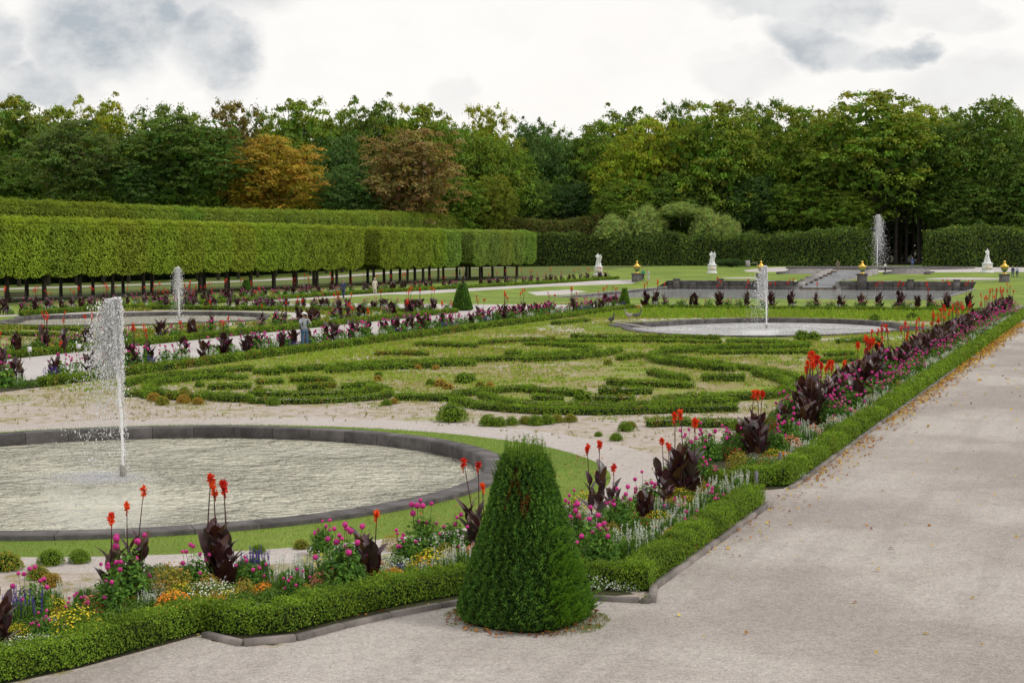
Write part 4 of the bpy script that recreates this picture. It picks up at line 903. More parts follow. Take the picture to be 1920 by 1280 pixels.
# small bushes standing singly on the sandy soil
BB = {(f, dr): [bushball(f, dry=dr) for _ in range(2)] for f in (True, False) for dr in (0., .35, .85)}
for px, py, r, dry, lab in [(848, 790, 2.0, 0, 'largest round box bush, alone on the sand in the middle'), (15, 1068, 1.1, .35, 'small bush at the left edge by the grass ring'), (95, 1058, .95, 0, 'small dark bush, second from the left edge'), (150, 1054, .8, 0, 'small dark bush, third from the left edge'),
  (72, 1085, .8, .35, 'yellowing small bush below the two dark ones at left'), (95, 1098, .75, .85, 'golden withered small bush at the left'), (565, 1028, .6, .35, 'tiny bush on the sand strip left of the pink dahlias'), (485, 1036, .55, 0, 'tiny dark bush on the sand strip behind the canna'),
  (915, 798, 1.2, 0, 'first bush from the left in the ragged row before the right scroll'), (935, 799, 1.0, 0, 'second bush from the left in the ragged row'), (960, 797, .9, 0, 'third bush from the left in the ragged row'), (985, 795, .9, .35, 'fourth bush from the left in the ragged row'), (1005, 797, 1.1, 0, 'fifth bush from the left in the ragged row'), (1025, 795, 1.1, 0, 'sixth bush from the left in the ragged row'), (1045, 792, .9, .35, 'seventh bush from the left in the ragged row'), (1070, 791, .9, .35, 'eighth bush from the left in the ragged row'),
  (1093, 752, 1.5, 0, 'round box ball at the left end of the right scroll'), (1173, 808, 1.0, 0, 'upper of two small bushes on the sand before the right scroll'), (1182, 803, .8, .35, 'small bush touching the upper of the two sand bushes'), (1155, 826, .8, 0, 'lower of two small bushes on the sand before the right scroll'), (1122, 818, .5, 0, 'tiniest bush on the sand, left of the paired bushes'),
  (725, 760, .8, 0, 'small dark bush under the curl of the left scroll'), (738, 757, .7, .85, 'withered golden bush under the curl of the left scroll'), (808, 722, .9, 0, 'dark bush in the withered patch in the middle'), (826, 724, 1.0, .85, 'rusty withered bush in the middle patch'), (840, 730, .9, .85, 'low rusty bush in the middle patch'), (868, 718, 1.4, 0, 'wide dark bush right of the withered patch'), (880, 716, 1.2, .0, 'dark bush touching the wide one right of the withered patch'), (900, 726, .8, .35, 'small greenish bush right of the withered patch'), (918, 727, .8, .85, 'small golden bush right of the withered patch'),
  (710, 706, .8, 0, 'upright dark bush on the weeds left of centre'), (708, 714, .8, .85, 'golden bush under the upright dark one'), (785, 693, .8, .85, 'left of two straw coloured tufts below the middle band'), (817, 693, .8, .85, 'right of two straw coloured tufts below the middle band'),
  (1505, 638, 2.0, 0, 'left dark round bush beside the right pool'), (1525, 638, 1.8, 0, 'right dark round bush beside the right pool'), (290, 752, 1.1, .85, 'golden box bush at the left scroll'), (345, 756, 1.1, .85, 'golden box bush below the left scroll'), (372, 758, .9, .85, 'golden box bush at the right of the yellowing stretch'), (305, 759, 1.1, .35, 'low pale bush below the left scroll'),
  (513, 760, 1.1, 0, 'round box bush before the left scroll'), (345, 738, .9, 0, 'box bush inside the hook of the left scroll'), (375, 726, .9, 0, 'dark box bush inside the left scroll'), (485, 735, .9, .35, 'box bush in the middle of the left scroll'), (1385, 806, 1.2, 0, 'dark bush beside the canna border at the parterre edge'), (1710, 600, 2, 0, 'squat dark bush beyond the right pool, right of two'), (1640, 602, 1.8, 0, 'squat dark bush beyond the right pool, left of two'),
  (1750, 584, 1.8, 0, 'dark bush on the grass near the right end of the pond row'), (1140, 684, .9, .35, 'small bush on the bright weeds left of the hook scroll'), (1200, 640, .9, .35, 'small bush behind the hook scroll')]:
    p = P(px, py); L = BB[(p[1] < 45, dry)]; o = link('box_bush' if dry < .8 else 'withered_bush', L[rng.integers(2)], None, (p[0], p[1], 0), rng.uniform(0, 6), (r, r, r*.9)); tag(o, lab, 'bush')

# ------------------------------------------------------------------ topiary yew cones
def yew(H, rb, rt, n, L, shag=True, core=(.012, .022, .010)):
    mb = MB(); z = H*(1-np.sqrt(rng.random(n)*(1-(rt/rb)**1.0)+0))
    z = H*rng.beta(1, 1.45, n); a = rng.uniform(0, 2*math.pi, n)
    def rad(z, a):
        t = z/H; r = rb+(rt-rb)*t; r = r*(1-.12*np.clip((.07-t)/.07, 0, 1)); e = 3.0; q = a-YAW+.62
        sq = (np.abs(np.cos(q))**e+np.abs(np.sin(q))**e)**(-1/e); return r*(.90*sq+.02)
    N = np.stack([np.cos(a), np.sin(a), np.full(n, .28)], 1)
    cl = fbm(a*rb*14, z*14, 2.2, 5); bmp = fbm(a*2.2*rb*2, z*3.5, 2.2, 4)*.018*rb+cl*.022
    r = rad(z, a)+bmp-np.abs(rng.normal(0, .018, n)); C = np.stack([r*np.cos(a), r*np.sin(a), z+.04], 1)
    col = pick([(.065, .145, .04), (.11, .215, .05), (.035, .08, .03), (.18, .30, .06)], (4, 4, 3, 1.5), n)*(1+.55*cl+.25*fbm(a*3, z*2, 1.5, 6))[:, None].clip(.35, 1.9)  # clump noise brightens the bulges too, painting highlights into the foliage colour
    if shag:
        b = (np.hypot((a-(YAW-R(90))+math.pi) % (2*math.pi)-math.pi+.25, 0) < .42) & (np.abs(z-H*.80+.2*np.sin(a*9)) < .09+.05*rng.random(n)) & (rng.random(n) < .5)
        col[b] = pick([(.22, .06, .02), (.12, .05, .03)], (1, 1), b.sum())
    D = unit(N*[1, 1, .2]+rnd(n)*.5+[0, 0, .35]); leaves(mb, C, unit(N+rnd(n)*.6), L*rng.uniform(.7, 1.35, n), L*.34, col, D, fold=.1)
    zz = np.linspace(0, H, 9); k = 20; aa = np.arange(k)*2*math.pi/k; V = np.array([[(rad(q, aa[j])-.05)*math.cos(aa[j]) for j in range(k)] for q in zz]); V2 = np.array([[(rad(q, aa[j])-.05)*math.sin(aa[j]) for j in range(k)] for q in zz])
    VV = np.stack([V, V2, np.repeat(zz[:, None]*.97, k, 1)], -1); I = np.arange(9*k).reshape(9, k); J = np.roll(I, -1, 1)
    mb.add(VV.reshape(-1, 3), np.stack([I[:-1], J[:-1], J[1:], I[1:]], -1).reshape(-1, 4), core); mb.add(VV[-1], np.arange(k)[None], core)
    fol = mb; sh = MB()
    def shoot(p, d, l, c, m):
        t = rng.random(m); d = unit(d); s = unit(np.cross(d, rnd(m))); Cc = p+np.outer(t*l, d)+np.outer(t**2*l*.12, [0, 0, 1.])+s*.010
        leaves(sh, Cc, np.cross(s, d)+rnd(m)*.2, L*.72, L*.17, jitter(c, m, .25, .06), d+s*.9)
        tube(sh, [p, p+d*l*.5, p+d*l+np.array([0, 0, .1*l])], [.004, .003, .001], (.06, .09, .03), 3, False)
    if shag:
        for i in range(95):
            q = rng.uniform(0, 6.28); rr = rt*math.sqrt(rng.random())*1.05; shoot(np.array([rr*math.cos(q), rr*math.sin(q), H-.10]), np.array([rng.normal(0, .09), rng.normal(0, .09), 1]), rng.uniform(.12, .34), (.14, .23, .04), 60)
        for i in range(70):
            q = rng.uniform(0, 6.28); z_ = H*rng.uniform(.84, .98); rr = float(rad(z_, q)); shoot(np.array([rr*math.cos(q), rr*math.sin(q), z_]), np.array([math.cos(q)*.4, math.sin(q)*.4, 1]), rng.uniform(.06, .16), (.11, .20, .038), 30)
        a0 = YAW-R(45)
        for i in range(300):
            q = a0+rng.normal(0, .33); z_ = H*rng.beta(1.2, 2.6)*.62; rr = float(rad(z_, q)); shoot(np.array([rr*math.cos(q), rr*math.sin(q), z_+.04]), np.array([math.cos(q)*1.0+rng.normal(0, .2), math.sin(q)*1.0+rng.normal(0, .2), .55]), rng.uniform(.08, .22), (.14, .27, .04), 40)
        for i in range(260):
            q = rng.uniform(0, 6.28); z_ = H*rng.beta(1, 1.4); rr = float(rad(z_, q)); shoot(np.array([rr*math.cos(q), rr*math.sin(q), z_]), np.array([math.cos(q), math.sin(q), .5]), rng.uniform(.03, .07), (.11, .20, .04), 14)
    return fol, sh
c0 = P(985, 1160); fol, sh = yew(2.07, .885, .27, 78000, .042)
e = tag(link('yew_cone', None, None, (c0[0], c0[1], 0)), 'big dark green clipped yew cone with shaggy top in the foreground', 'topiary')
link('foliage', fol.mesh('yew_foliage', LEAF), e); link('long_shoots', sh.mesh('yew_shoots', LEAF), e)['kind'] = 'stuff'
mb = MB(); tube(mb, [(0, 0, 0), (0, 0, .5)], .07, (.06, .04, .03), 8); link('trunk', mb.mesh('yew_trunk', BARK), e)
fol2, _ = yew(2.0, .8, .27, 5500, .12, False, (.02, .035, .014)); ym = fol2.mesh('small_yew', LEAF)
for px, py, s, lab in [(867, 582, 1.0, 'dark yew cone at the end of the bed beyond the central path'), (1171, 579, .78, 'slim bright yew cone at the left end of the row before the pond'), (462, 556, .82, 'rounded dark yew cone before the clipped limes')]:
    p = P(px, py); o = link('yew_cone', ym, None, (p[0], p[1], 0), 0, (s*(.8 if px == 1171 else 1), s*(.8 if px == 1171 else 1), s)); o.color = (1.7, 1.5, 1.1, 1) if px == 1171 else (1.1, 1.1, 1, 1); tag(o, lab, 'topiary')

# ------------------------------------------------------------------ trees
def crown(seed, n_clump=150, per=95, drape=.5, flat_=.5, L=.030, ragged=.12, fill=.5):
    """unit crown: 1 wide, 1 tall (z 0..1); clumps of leaves in layers, drooping at their rims"""
    r_ = np.random.default_rng(seed); mb = MB(); K = int(n_clump*1.75); per = int(per*.78); L = L*.80
    d = unit(r_.normal(size=(K, 3))); d[:, 2] = d[:, 2]*.95+.1; d = unit(d)
    rr = .5*(fill+(1-fill)*r_.random(K)**.5); lob = 1+ragged*2*np.sin(d[:, 0]*5+seed)*np.cos(d[:, 1]*4+d[:, 2]*6+seed*2)
    cc = np.stack([d[:, 0]*rr, d[:, 1]*rr, d[:, 2]*rr], 1)*lob[:, None]
    z = .5+cc[:, 2]; shape = np.clip(1.1-.6*np.maximum(z-.5, 0)**1.2-.15*np.maximum(.25-z, 0)*4, .3, 1.1); cc[:, 0] *= shape; cc[:, 1] *= shape; cc[:, 2] = np.where(z > .93, .93+(z-.93)*.4, z); cc[:, 2] = np.clip(cc[:, 2], .03, .97)
    tip = r_.random(K) < .16; cc[tip, :2] *= 1.08; cc[tip & (cc[:, 2] > .7), 2] += r_.uniform(.0, .035, (tip & (cc[:, 2] > .7)).sum())
    cr = r_.uniform(.04, .085, K)*np.where(tip, .7, 1)
    n = K*per; ci = np.repeat(np.arange(K), per); q = unit(r_.normal(size=(n, 3))); q[:, 2] = np.abs(q[:, 2])*.9-.12
    rad = np.abs(r_.normal(.55, .5, n)); outv = unit(cc[ci]*[1, 1, 0]+1e-6)
    C = cc[ci]+q*rad[:, None]*cr[ci][:, None]*np.array([1.1, 1.1, flat_*1.25])
    C[:, 2] -= drape*.45*((C[:, :2]-cc[ci][:, :2])**2).sum(1)/cr[ci]
    clj = 1+r_.uniform(-.28, .28, K); hue = r_.normal(0, .07, (K, 3)); col = np.clip(clj[ci][:, None]*(1+hue[ci])*(1+r_.uniform(-.3, .3, (n, 1))), .2, 2)
    au = np.clip(r_.normal(.12, .28, K)+.75*(cc[:, 2]-.5), 0, 1)[ci]*r_.uniform(.4, 1.2, n)
    N = q+r_.normal(size=(n, 3))*.5+np.array([0, 0, .7]); leaves(mb, C, N, L*r_.uniform(.6, 1.5, n), L*.7, col, a=np.clip(au, 0, 1), fold=.1)
    # dull inner mass of twigs and shaded leaves, loosely packed
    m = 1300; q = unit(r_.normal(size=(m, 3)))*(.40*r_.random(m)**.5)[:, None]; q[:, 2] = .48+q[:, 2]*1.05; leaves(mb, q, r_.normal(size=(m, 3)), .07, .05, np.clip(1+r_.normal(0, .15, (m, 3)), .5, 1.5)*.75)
    limbs = MB()
    tube(limbs, [(0, 0, -.5), (0.005, 0, 0), (.01, .01, .4), (0, .02, .8)], [.024, .02, .014, .004], (.1, .1, .1), 7)
    for i in range(22):
        j = r_.integers(K); a = np.array([0, 0, max(.0, cc[j, 2]-.22)]); tube(limbs, [a, (a+cc[j])*.5+[0, 0, .03], cc[j]], [.007, .005, .002], (.1, .1, .1), 4, False)
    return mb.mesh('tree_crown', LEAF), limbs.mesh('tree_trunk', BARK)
CR = [crown(11, 210, 85, .5, .45), crown(12, 230, 80, .7, .5, .028), crown(13, 190, 90, .4, .6, .032), crown(14, 260, 70, .6, .4, .028, .16), crown(15, 150, 90, .4, .6, .028, .16, .3), crown(16, 320, 62, .9, .5, .026, .07), crown(17, 220, 80, .5, .45, .03, .18), crown(18, 170, 90, -.5, 1.5, .026, .05, .35)]
DG = (.12, .19, .05); MG = (.155, .235, .045); YG = (.25, .31, .04); BG = (.095, .165, .06); GG = (.12, .165, .062); BRN = (.27, .19, .10); ORN = (.40, .27, .06)
def top_h(py, depth, px): return CH+((462+(960-px)*.0043)-py)*depth/FPX
BOT = {'tallest': 410, 'yellow-green tree right': 405}
def tree(px, topy, wpx, depth, col, aut, v, label, bottom=None, name='tree', group='trees of the wood behind the hedges'):
    bottom = next((v_ for k_, v_ in BOT.items() if label.startswith(k_)), bottom)
    p = at_depth(px, depth); H = top_h(topy, depth, px)-p[2]; Wm = wpx*depth/FPX*1.12; zb = .10*H if bottom is None else max(0, top_h(bottom, depth, px)-p[2])
    hc = H-zb; e = link(name, None, None, (p[0], p[1], p[2])); e.scale = (Wm, Wm, hc); e.location[2] = p[2]+zb; e.rotation_euler[2] = rng.uniform(0, 6.28)
    # the Empty sits at the crown's foot; its trunk reaches down to the ground
    c = link('crown', CR[v][0], e); c.color = (*col, aut); t = link('trunk', CR[v][1], e); tag(e, label, 'tree', group); return e
TREES = [  # px, top, width, depth, colour, autumn, variant, label
 (25, 192, 190, 345, DG, 1.2, 0, 'dark tree with yellowing top at the left edge'), (120, 205, 120, 372, MG, .9, 1, 'green tree half hidden between the left edge tree and the orange-topped one'), (195, 190, 130, 368, YG, 1.3, 3, 'tree with orange yellow top behind the grey-green round tree'),
 (300, 203, 140, 375, DG, .3, 4, 'thin dark tree standing above the wide green one'), (360, 213, 130, 372, MG, .6, 1, 'green tree behind the wide one, left of the sparse brown one'), (440, 193, 110, 380, (.16, .12, .05), .7, 4, 'sparse brownish tree with sky showing through'),
 (495, 208, 80, 385, DG, .1, 4, 'thin dark tree above the orange one'), (570, 190, 165, 368, MG, .5, 0, 'tall green tree behind the orange tree'), (645, 205, 110, 372, MG, .2, 2, 'green tree between orange tree and red-brown tree'), (705, 183, 130, 365, DG, .5, 3, 'tall dark tree with loose top left of centre'), (640, 250, 120, 350, BG, .0, 1, 'dark bluish tree low behind the orange tree'),
 (790, 195, 150, 360, MG, 1.0, 0, 'tall yellowish tree behind the red-brown one'), (850, 225, 140, 352, MG, .3, 5, 'green weeping tree right of the red-brown one'), (915, 198, 110, 370, YG, 1.2, 4, 'airy tree with yellow leaves right of centre'), (930, 250, 140, 350, MG, .6, 5, 'broad drooping green tree left of the dark gap in the middle'),
 (990, 222, 80, 385, BG, 0, 3, 'dark bluish tree at the dip in the skyline'), (1030, 232, 90, 388, DG, .1, 4, 'dark thin tree right of the dip in the skyline'), (1040, 250, 130, 365, BG, .1, 5, 'dark tree at the shadowy hollow in the middle'), (1120, 225, 140, 365, MG, .4, 1, 'green tree right of the shadowy hollow'), (1175, 200, 130, 378, DG, .3, 3, 'dark tree with rough top behind the yellow one'),
 (1210, 222, 150, 350, YG, 1.1, 6, 'yellow-green tree in the middle right'), (1270, 190, 90, 380, DG, .1, 4, 'thin dark tree above the middle right'), (1345, 192, 175, 350, MG, .9, 0, 'large green tree with yellow touches, middle right'), (1300, 240, 120, 362, MG, .3, 1, 'green tree beside the yellow-green one'), (1430, 190, 110, 376, DG, .2, 4, 'dark tree between two large green ones'),
 (1500, 203, 160, 352, MG, .9, 6, 'large green tree right of middle, yellow on top'), (1560, 215, 110, 365, YG, 1.3, 3, 'golden-topped tree squeezed behind the tallest'), (1635, 177, 215, 346, MG, 1.1, 0, 'tallest tree of the skyline, yellow-green, on the right'), (1725, 205, 120, 362, YG, 1.0, 6, 'yellow-green tree right of the tallest'), (1775, 215, 90, 372, DG, .2, 3, 'dark tree behind, left of the large dark one'),
 (1850, 193, 190, 352, DG, .3, 5, 'large very dark tree at the right'), (1925, 205, 110, 365, DG, .6, 3, 'dark tree cut by the right edge'), (1985, 215, 130, 360, DG, .2, 0, 'dark tree just past the right edge'), (-60, 205, 140, 365, DG, .6, 0, 'dark tree just past the left edge')]
for t in TREES: tree(*t)
for px, topy, w, dep, c, a, v, bot, lab in [(140, 232, 168, 318, GG, .0, 1, 392, 'grey-green round tree at the left, in front of the wood'), (340, 222, 220, 322, (.095, .155, .045), .1, 0, 400, 'very wide mid green tree, in front of the wood at left'), (250, 305, 90, 315, BG, 0, 2, 400, 'small dark tree between the grey-green and the wide one'),
   (512, 256, 182, 325, ORN, .2, 1, 410, 'round orange autumn tree'), (655, 308, 100, 320, BG, 0, 1, 420, 'small bluish green tree right of the orange one'), (768, 243, 165, 322, BRN, 0, 6, 425, 'red-brown dry-leaved chestnut tree'), (925, 325, 75, 340, (.2, .23, .045), .5, 5, 440, 'small yellow-green tree right of the red-brown one'),
   (1075, 340, 110, 352, (.06, .11, .045), 0, 5, 445, 'low dark green tree at the shadowy hollow'), (1420, 330, 110, 345, BG, 0, 5, 450, 'low dark fir-like tree behind the hedge'), (1500, 340, 120, 342, MG, .2, 6, 450, 'low green tree behind the long hedge'), (1585, 360, 100, 338, MG, .5, 0, 455, 'low green tree left of the tall jet'), (1815, 330, 150, 345, DG, .1, 5, 450, 'low dark tree behind the right hedge'), (1925, 300, 130, 345, DG, .1, 0, 450, 'low dark tree at the right edge'), (60, 300, 120, 335, DG, .2, 0, 405, 'low dark tree at the left edge'), (600, 330, 90, 338, DG, 0, 0, 410, 'low dark tree behind the orange one'), (860, 330, 90, 335, MG, .2, 0, 440, 'low green tree between red-brown and yellow-green trees'), (1000, 330, 90, 350, DG, .1, 5, 450, 'low dark tree in the middle hollow'), (1270, 320, 130, 345, DG, .2, 5, 450, 'low dark tree behind the willow bushes'), (1180, 330, 120, 343, MG, .3, 5, 450, 'low green tree left of the willow bushes')]:
    tree(px, topy, w, dep, c, a, v, lab, bottom=bot, group=None if c in (ORN, BRN) else 'trees of the wood behind the hedges')
for i, (px, topy, w, dep) in enumerate([(60, 235, 200, 400), (200, 240, 200, 402), (330, 240, 200, 400), (460, 240, 180, 404), (600, 235, 200, 400), (740, 230, 200, 402), (870, 238, 200, 404), (1000, 250, 180, 400), (1130, 240, 200, 402), (1260, 232, 200, 400), (1400, 225, 200, 402), (1540, 225, 200, 405), (1680, 225, 200, 400), (1810, 225, 200, 402), (1940, 230, 200, 400)]):
    tree(px, topy, w, dep, DG, .1, (0, 1, 2, 3, 6)[i % 5], 'dark tree deep in the wood, %s from the left in the rearmost row' % ordw(i+1), bottom=470, group='rearmost trees of the wood')
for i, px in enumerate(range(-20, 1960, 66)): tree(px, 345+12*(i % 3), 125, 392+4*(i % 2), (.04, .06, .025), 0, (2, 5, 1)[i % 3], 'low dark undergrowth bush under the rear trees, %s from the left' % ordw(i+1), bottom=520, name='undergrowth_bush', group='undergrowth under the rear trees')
# willow bushes behind the hedge
for px, topy, w, lab in [(1148, 402, 56, 'leftmost grey-green willow bush behind the hedge'), (1212, 386, 66, 'bright tall willow bush, second from the left'), (1276, 380, 64, 'tallest willow bush, third from the left'), (1325, 390, 56, 'willow bush, fourth from the left'), (1362, 404, 44, 'rightmost low willow bush behind the hedge')]:
    tree(px, topy, w, 333, (.36, .43, .20), .2, 7, lab, bottom=468, name='willow_bush', group='willow bushes behind the hedge')
# trunks in the dark gap
tm = MB(); tube(tm, [(0, 0, 0), (.1, .05, 6), (.0, .2, 13), (.3, .1, 22)], [.42, .33, .26, .12], (.1,)*3, 8); tme = tm.mesh('bare_trunk', BARK)
cme = CR[3]
for i, (px, dep) in enumerate([(1655, 352), (1666, 361), (1679, 350), (1688, 368), (1699, 356), (1712, 363), (1722, 352), (1735, 366), (1748, 357), (1642, 366), (1630, 356)]):
    p = at_depth(px, dep); e = link('beech_tree', None, None, p); link('trunk', tme, e, None, rng.uniform(0, 6), (rng.uniform(.7, 1.2),)*2+(1.15,))
    c = link('crown', CR[5][0], e, (0, 0, 15), rng.uniform(0, 6), (10, 10, 15)); c.color = (*DG, .1); tag(e, 'straight bare beech trunk in the dark gap, %s from the left' % ordw(i+1) , 'tree', 'trunks in the dark gap of the wood')

# clipped lime trees of the alley
def lime(seed, n=12500, L=.19, l=5.9, w=5.0, h=5.2):
    r = np.random.default_rng(seed); mb = MB(); A = [l*h, l*h, w*h*.55, w*h*.55, l*w*1.25]; f = r.choice(5, n, p=np.array(A)/sum(A)); u, v = r.uniform(-.5, .5, n), r.random(n)
    C = np.zeros((n, 3)); N = np.zeros((n, 3))
    for k, (fx, fy) in enumerate(((1, 0), (-1, 0))): m = f == k; C[m] = np.stack([np.full(m.sum(), fx*w/2), u[m]*l, v[m]*h], 1); N[m] = (fx, 0, 0)
    for k, s in ((2, 1), (3, -1)): m = f == k; C[m] = np.stack([u[m]*w, np.full(m.sum(), s*l/2), v[m]*h], 1); N[m] = (0, s, 0)
    m = f == 4; C[m] = np.stack([u[m]*w, (v[m]-.5)*l, np.full(m.sum(), h)], 1); N[m] = (0, 0, 1)
    b = 1+.05*fbm(C[:, 1]*1.1+seed, C[:, 2]*1.1, 1.2, seed); C[:, 0] *= b-.05*(np.abs(C[:, 1])/(l/2))**4-.08*np.clip(1-C[:, 2]/h*4, 0, 1); C[:, 2] += (f < 4)*.55*(np.abs(C[:, 1])/(l/2))**3*np.clip(1-C[:, 2]/h*3, 0, 1)
    C[:, 2] = C[:, 2]*1.0+np.where(f == 4, .22*fbm(C[:, 0], C[:, 1], 2.2, seed+1), 0)-.5*(np.abs(C[:, 0])/(w/2))**4*(C[:, 2] > h*.9)
    C += N*(-np.abs(r.normal(0, .16, n)))[:, None]; sp = (f == 4) & (r.random(n) < .3); C[sp, 2] += r.uniform(0, .3, sp.sum())
    col = np.clip((1+r.uniform(-.35, .35, (n, 1)))*(1+.25*fbm(C[:, 1]*1.5, C[:, 2]*1.5+C[:, 0], 1.3, seed+5))[:, None], .3, 2)*np.ones(3); au = np.clip(.25*fbm(C[:, 1], C[:, 2], 1., seed+7)+.45*np.clip((C[:, 2]-h*.72)/(h*.28), 0, 1), 0, 1)*r.uniform(.3, 1, n)
    leaves(mb, C, N+r.normal(size=(n, 3))*.45+[0, 0, .45], L*r.uniform(.6, 1.4, n), L*.75, col, a=au, fold=.08)
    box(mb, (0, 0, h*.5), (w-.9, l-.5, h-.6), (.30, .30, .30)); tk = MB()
    tube(tk, [(0, 0, -2.2), (0.03, 0, 0), (0, 0.03, 2.)], [.21, .175, .13], (.1,)*3, 9)
    for q in range(5): a = q*1.3+seed; tube(tk, [(0, 0, -.15), (math.cos(a)*.7, math.sin(a)*.7, .5), (math.cos(a)*1.6, math.sin(a)*1.8, 1.8)], [.12, .09, .05], (.1,)*3, 5, False)
    return mb.mesh('lime_crown', LEAF), tk.mesh('lime_trunk', BARK)
LM = [lime(s) for s in (21, 22, 23)]
def limerow(X, y0, y1, st, sx, sz, zb, tint, label, group, gaps=()):
    i = 0; y = y0
    while y < y1:
        i += 1; me = LM[rng.integers(3)]
        if not any(a < y < b for a, b in gaps):
            g = float(Gh(X, y)); e = link('clipped_lime', None, None, (X, y, g+zb)); e.scale = (sx, st/5.2, sz)
            c = link('crown', me[0], e, None, rng.choice([0, math.pi])); b = .6*fbm(np.array([X]), np.array([y]), .05, 2)[0]+rng.normal(0, .25)
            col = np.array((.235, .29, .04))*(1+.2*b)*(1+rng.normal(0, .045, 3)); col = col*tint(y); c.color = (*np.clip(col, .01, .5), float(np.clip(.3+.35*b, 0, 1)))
            t = link('trunk', me[1], e, (0, 0, 0), rng.uniform(0, 6)); t.scale = (rng.uniform(.85, 1.15),)*2+(zb/2.2/sz if sz else 1,)
            tag(e, label % ordw(i), 'tree', group)
        y += st
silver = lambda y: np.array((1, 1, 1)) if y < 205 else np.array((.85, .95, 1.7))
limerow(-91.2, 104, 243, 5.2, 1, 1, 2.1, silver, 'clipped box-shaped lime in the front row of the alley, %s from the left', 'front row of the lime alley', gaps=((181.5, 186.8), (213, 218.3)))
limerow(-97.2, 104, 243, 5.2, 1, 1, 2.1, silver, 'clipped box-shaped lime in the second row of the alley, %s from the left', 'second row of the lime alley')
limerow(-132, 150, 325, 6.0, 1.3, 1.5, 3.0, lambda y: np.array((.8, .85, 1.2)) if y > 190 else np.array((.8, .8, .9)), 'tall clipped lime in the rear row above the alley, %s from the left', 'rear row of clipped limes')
# big hedges behind the statues
HC = [(.12, .175, .05), (.08, .125, .045), (.22, .26, .06), (.05, .08, .035)]
def bighedge(label, a, b, w, h, dens=34, L=.36, cols=HC, wts=(4, 4, 2, 3), **kw):
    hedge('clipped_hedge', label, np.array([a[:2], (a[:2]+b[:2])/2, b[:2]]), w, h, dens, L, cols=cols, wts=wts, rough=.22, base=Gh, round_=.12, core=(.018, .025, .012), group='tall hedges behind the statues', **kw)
hedge('woodland_edge', 'undergrowth darkened for shade at the foot of the wood behind the rear limes', [(-142, 110), (-142, 220), (-142, 335)], 4, 4.0, 16, .42, cols=[(.03, .045, .02), (.02, .03, .015)], wts=(1, 1), rough=.4, base=Gh)  # undergrowth put in, its leaves coloured dark for the shade behind the limes
bighedge('tall dark clipped hedge behind the two left statues', onY(985, 318, 0), onY(1418, 318, 0), 5, 6.5)
bighedge('tall clipped hedge left of the highest jet, slightly nearer', onY(1405, 312, 0), onY(1632, 312, 0), 5, 6.6)
bighedge('tall clipped hedge at the right behind the right statue', onY(1745, 304, 0), onY(1990, 298, 0), 5, 7.0)
bighedge('brownish clipped hedge showing above the lime alley end', at_depth(895, 345), at_depth(1130, 338), 4, 10.2, cols=[(.15, .15, .05), (.09, .12, .04), (.2, .13, .05)], wts=(3, 3, 1))
tree(1372, 485, 62, 303, (.07, .12, .05), 0, 7, 'round dark shrub right of the second statue before the hedge', bottom=506, name='round_shrub', group=None)

# ------------------------------------------------------------------ retaining wall, cascade, upper basin
def wall():
    x0, x1 = onY(1194, WALLY, 0)[0], onY(1884, WALLY, 0)[0]
    e = tag(link('retaining_wall', None, None, ((x0+x1)/2, WALLY, 0)), 'long dark stone retaining wall at the far side of the pond', 'wall'); cx = (x0+x1)/2
    def blk(xa, xb, name='wall_stone', z0=-1.7, z1=-.42, t=.5, m=STONE, yo=0.):
        mb = MB(); box(mb, (0, 0, 0), (xb-xa-.02, t, z1-z0), (.3,)*3); return link(name, mb.mesh(name, m), e, ((xa+xb)/2-cx, .25+yo, (z0+z1)/2))
    for s0, s1 in ((x0+.7, AX-3.3), (AX+3.3, x1-.7)):
        n = int((s1-s0)/1.15); st = (s1-s0)/n
        for i in range(n):
            for zc0, zc1 in ((-1.75, -.98), (-.97, -.42)): 
                blk(s0+i*st, s0+(i+1)*st, z0=zc0, z1=zc1, yo=random.uniform(-.008, .008))
        n = int((s1-s0)/2.3); st = (s1-s0)/n
        for i in range(n): blk(s0+i*st, s0+(i+1)*st, 'coping_stone', -.42, -.28, .62, STEP, .0)
    for px in (1269, 1351, 1708, 1795):
        x = onY(px, WALLY, 0)[0]; mb = MB(); box(mb, (0, 0, -.95), (.8, .6, 1.6), (.3,)*3); box(mb, (0, 0, -.09), (.95, .78, .14), (.3,)*3)
        link('pier', mb.mesh('pier', STONE), e, (x-cx, -.02, 0))
    for px in (1194, 1884):
        x = onY(px, WALLY, 0)[0]; mb = MB(); box(mb, (0, 0, -.55), (1.3, 1.0, 2.3), (.3,)*3); box(mb, (0, 0, .65), (1.5, 1.2, .14), (.3,)*3); link('end_pier', mb.mesh('end_pier', STONE), e, (x-cx, .1, 0))
    for px in (1427, 1617):
        x = onY(px, WALLY, 0)[0]; mb = MB(); box(mb, (0, 0, -.55), (1.25, .9, 2.3), (.3,)*3); box(mb, (0, 0, .65), (1.45, 1.1, .14), (.3,)*3); link('cascade_pier', mb.mesh('cascade_pier', STONE), e, (x-cx, .05, 0))
wall()
mb = MB()      # coping along both sides of the pond
for s, lab in ((-1, 'pale coping along the left side of the pond'), (1, 'pale coping along the right side of the pond')):
    e = tag(link('pond_edge', None, None, (AX+s*21.6, 146, 0)), lab, 'kerb'); m1 = MB(); box(m1, (0, 0, 0), (.5, 2.46, .12), (.3,)*3); m2 = MB(); box(m2, (0, 0, -.35), (.34, 2.49, .56), (.3,)*3); m1, m2 = m1.mesh('coping_stone', STEP), m2.mesh('bank_stone', STONE)
    for i in range(31): link('coping_stone', m1, e, (0, 1.25+i*2.5, -1.19)); link('bank_stone', m2, e, (-s*.05, 1.25+i*2.5, -1.19))
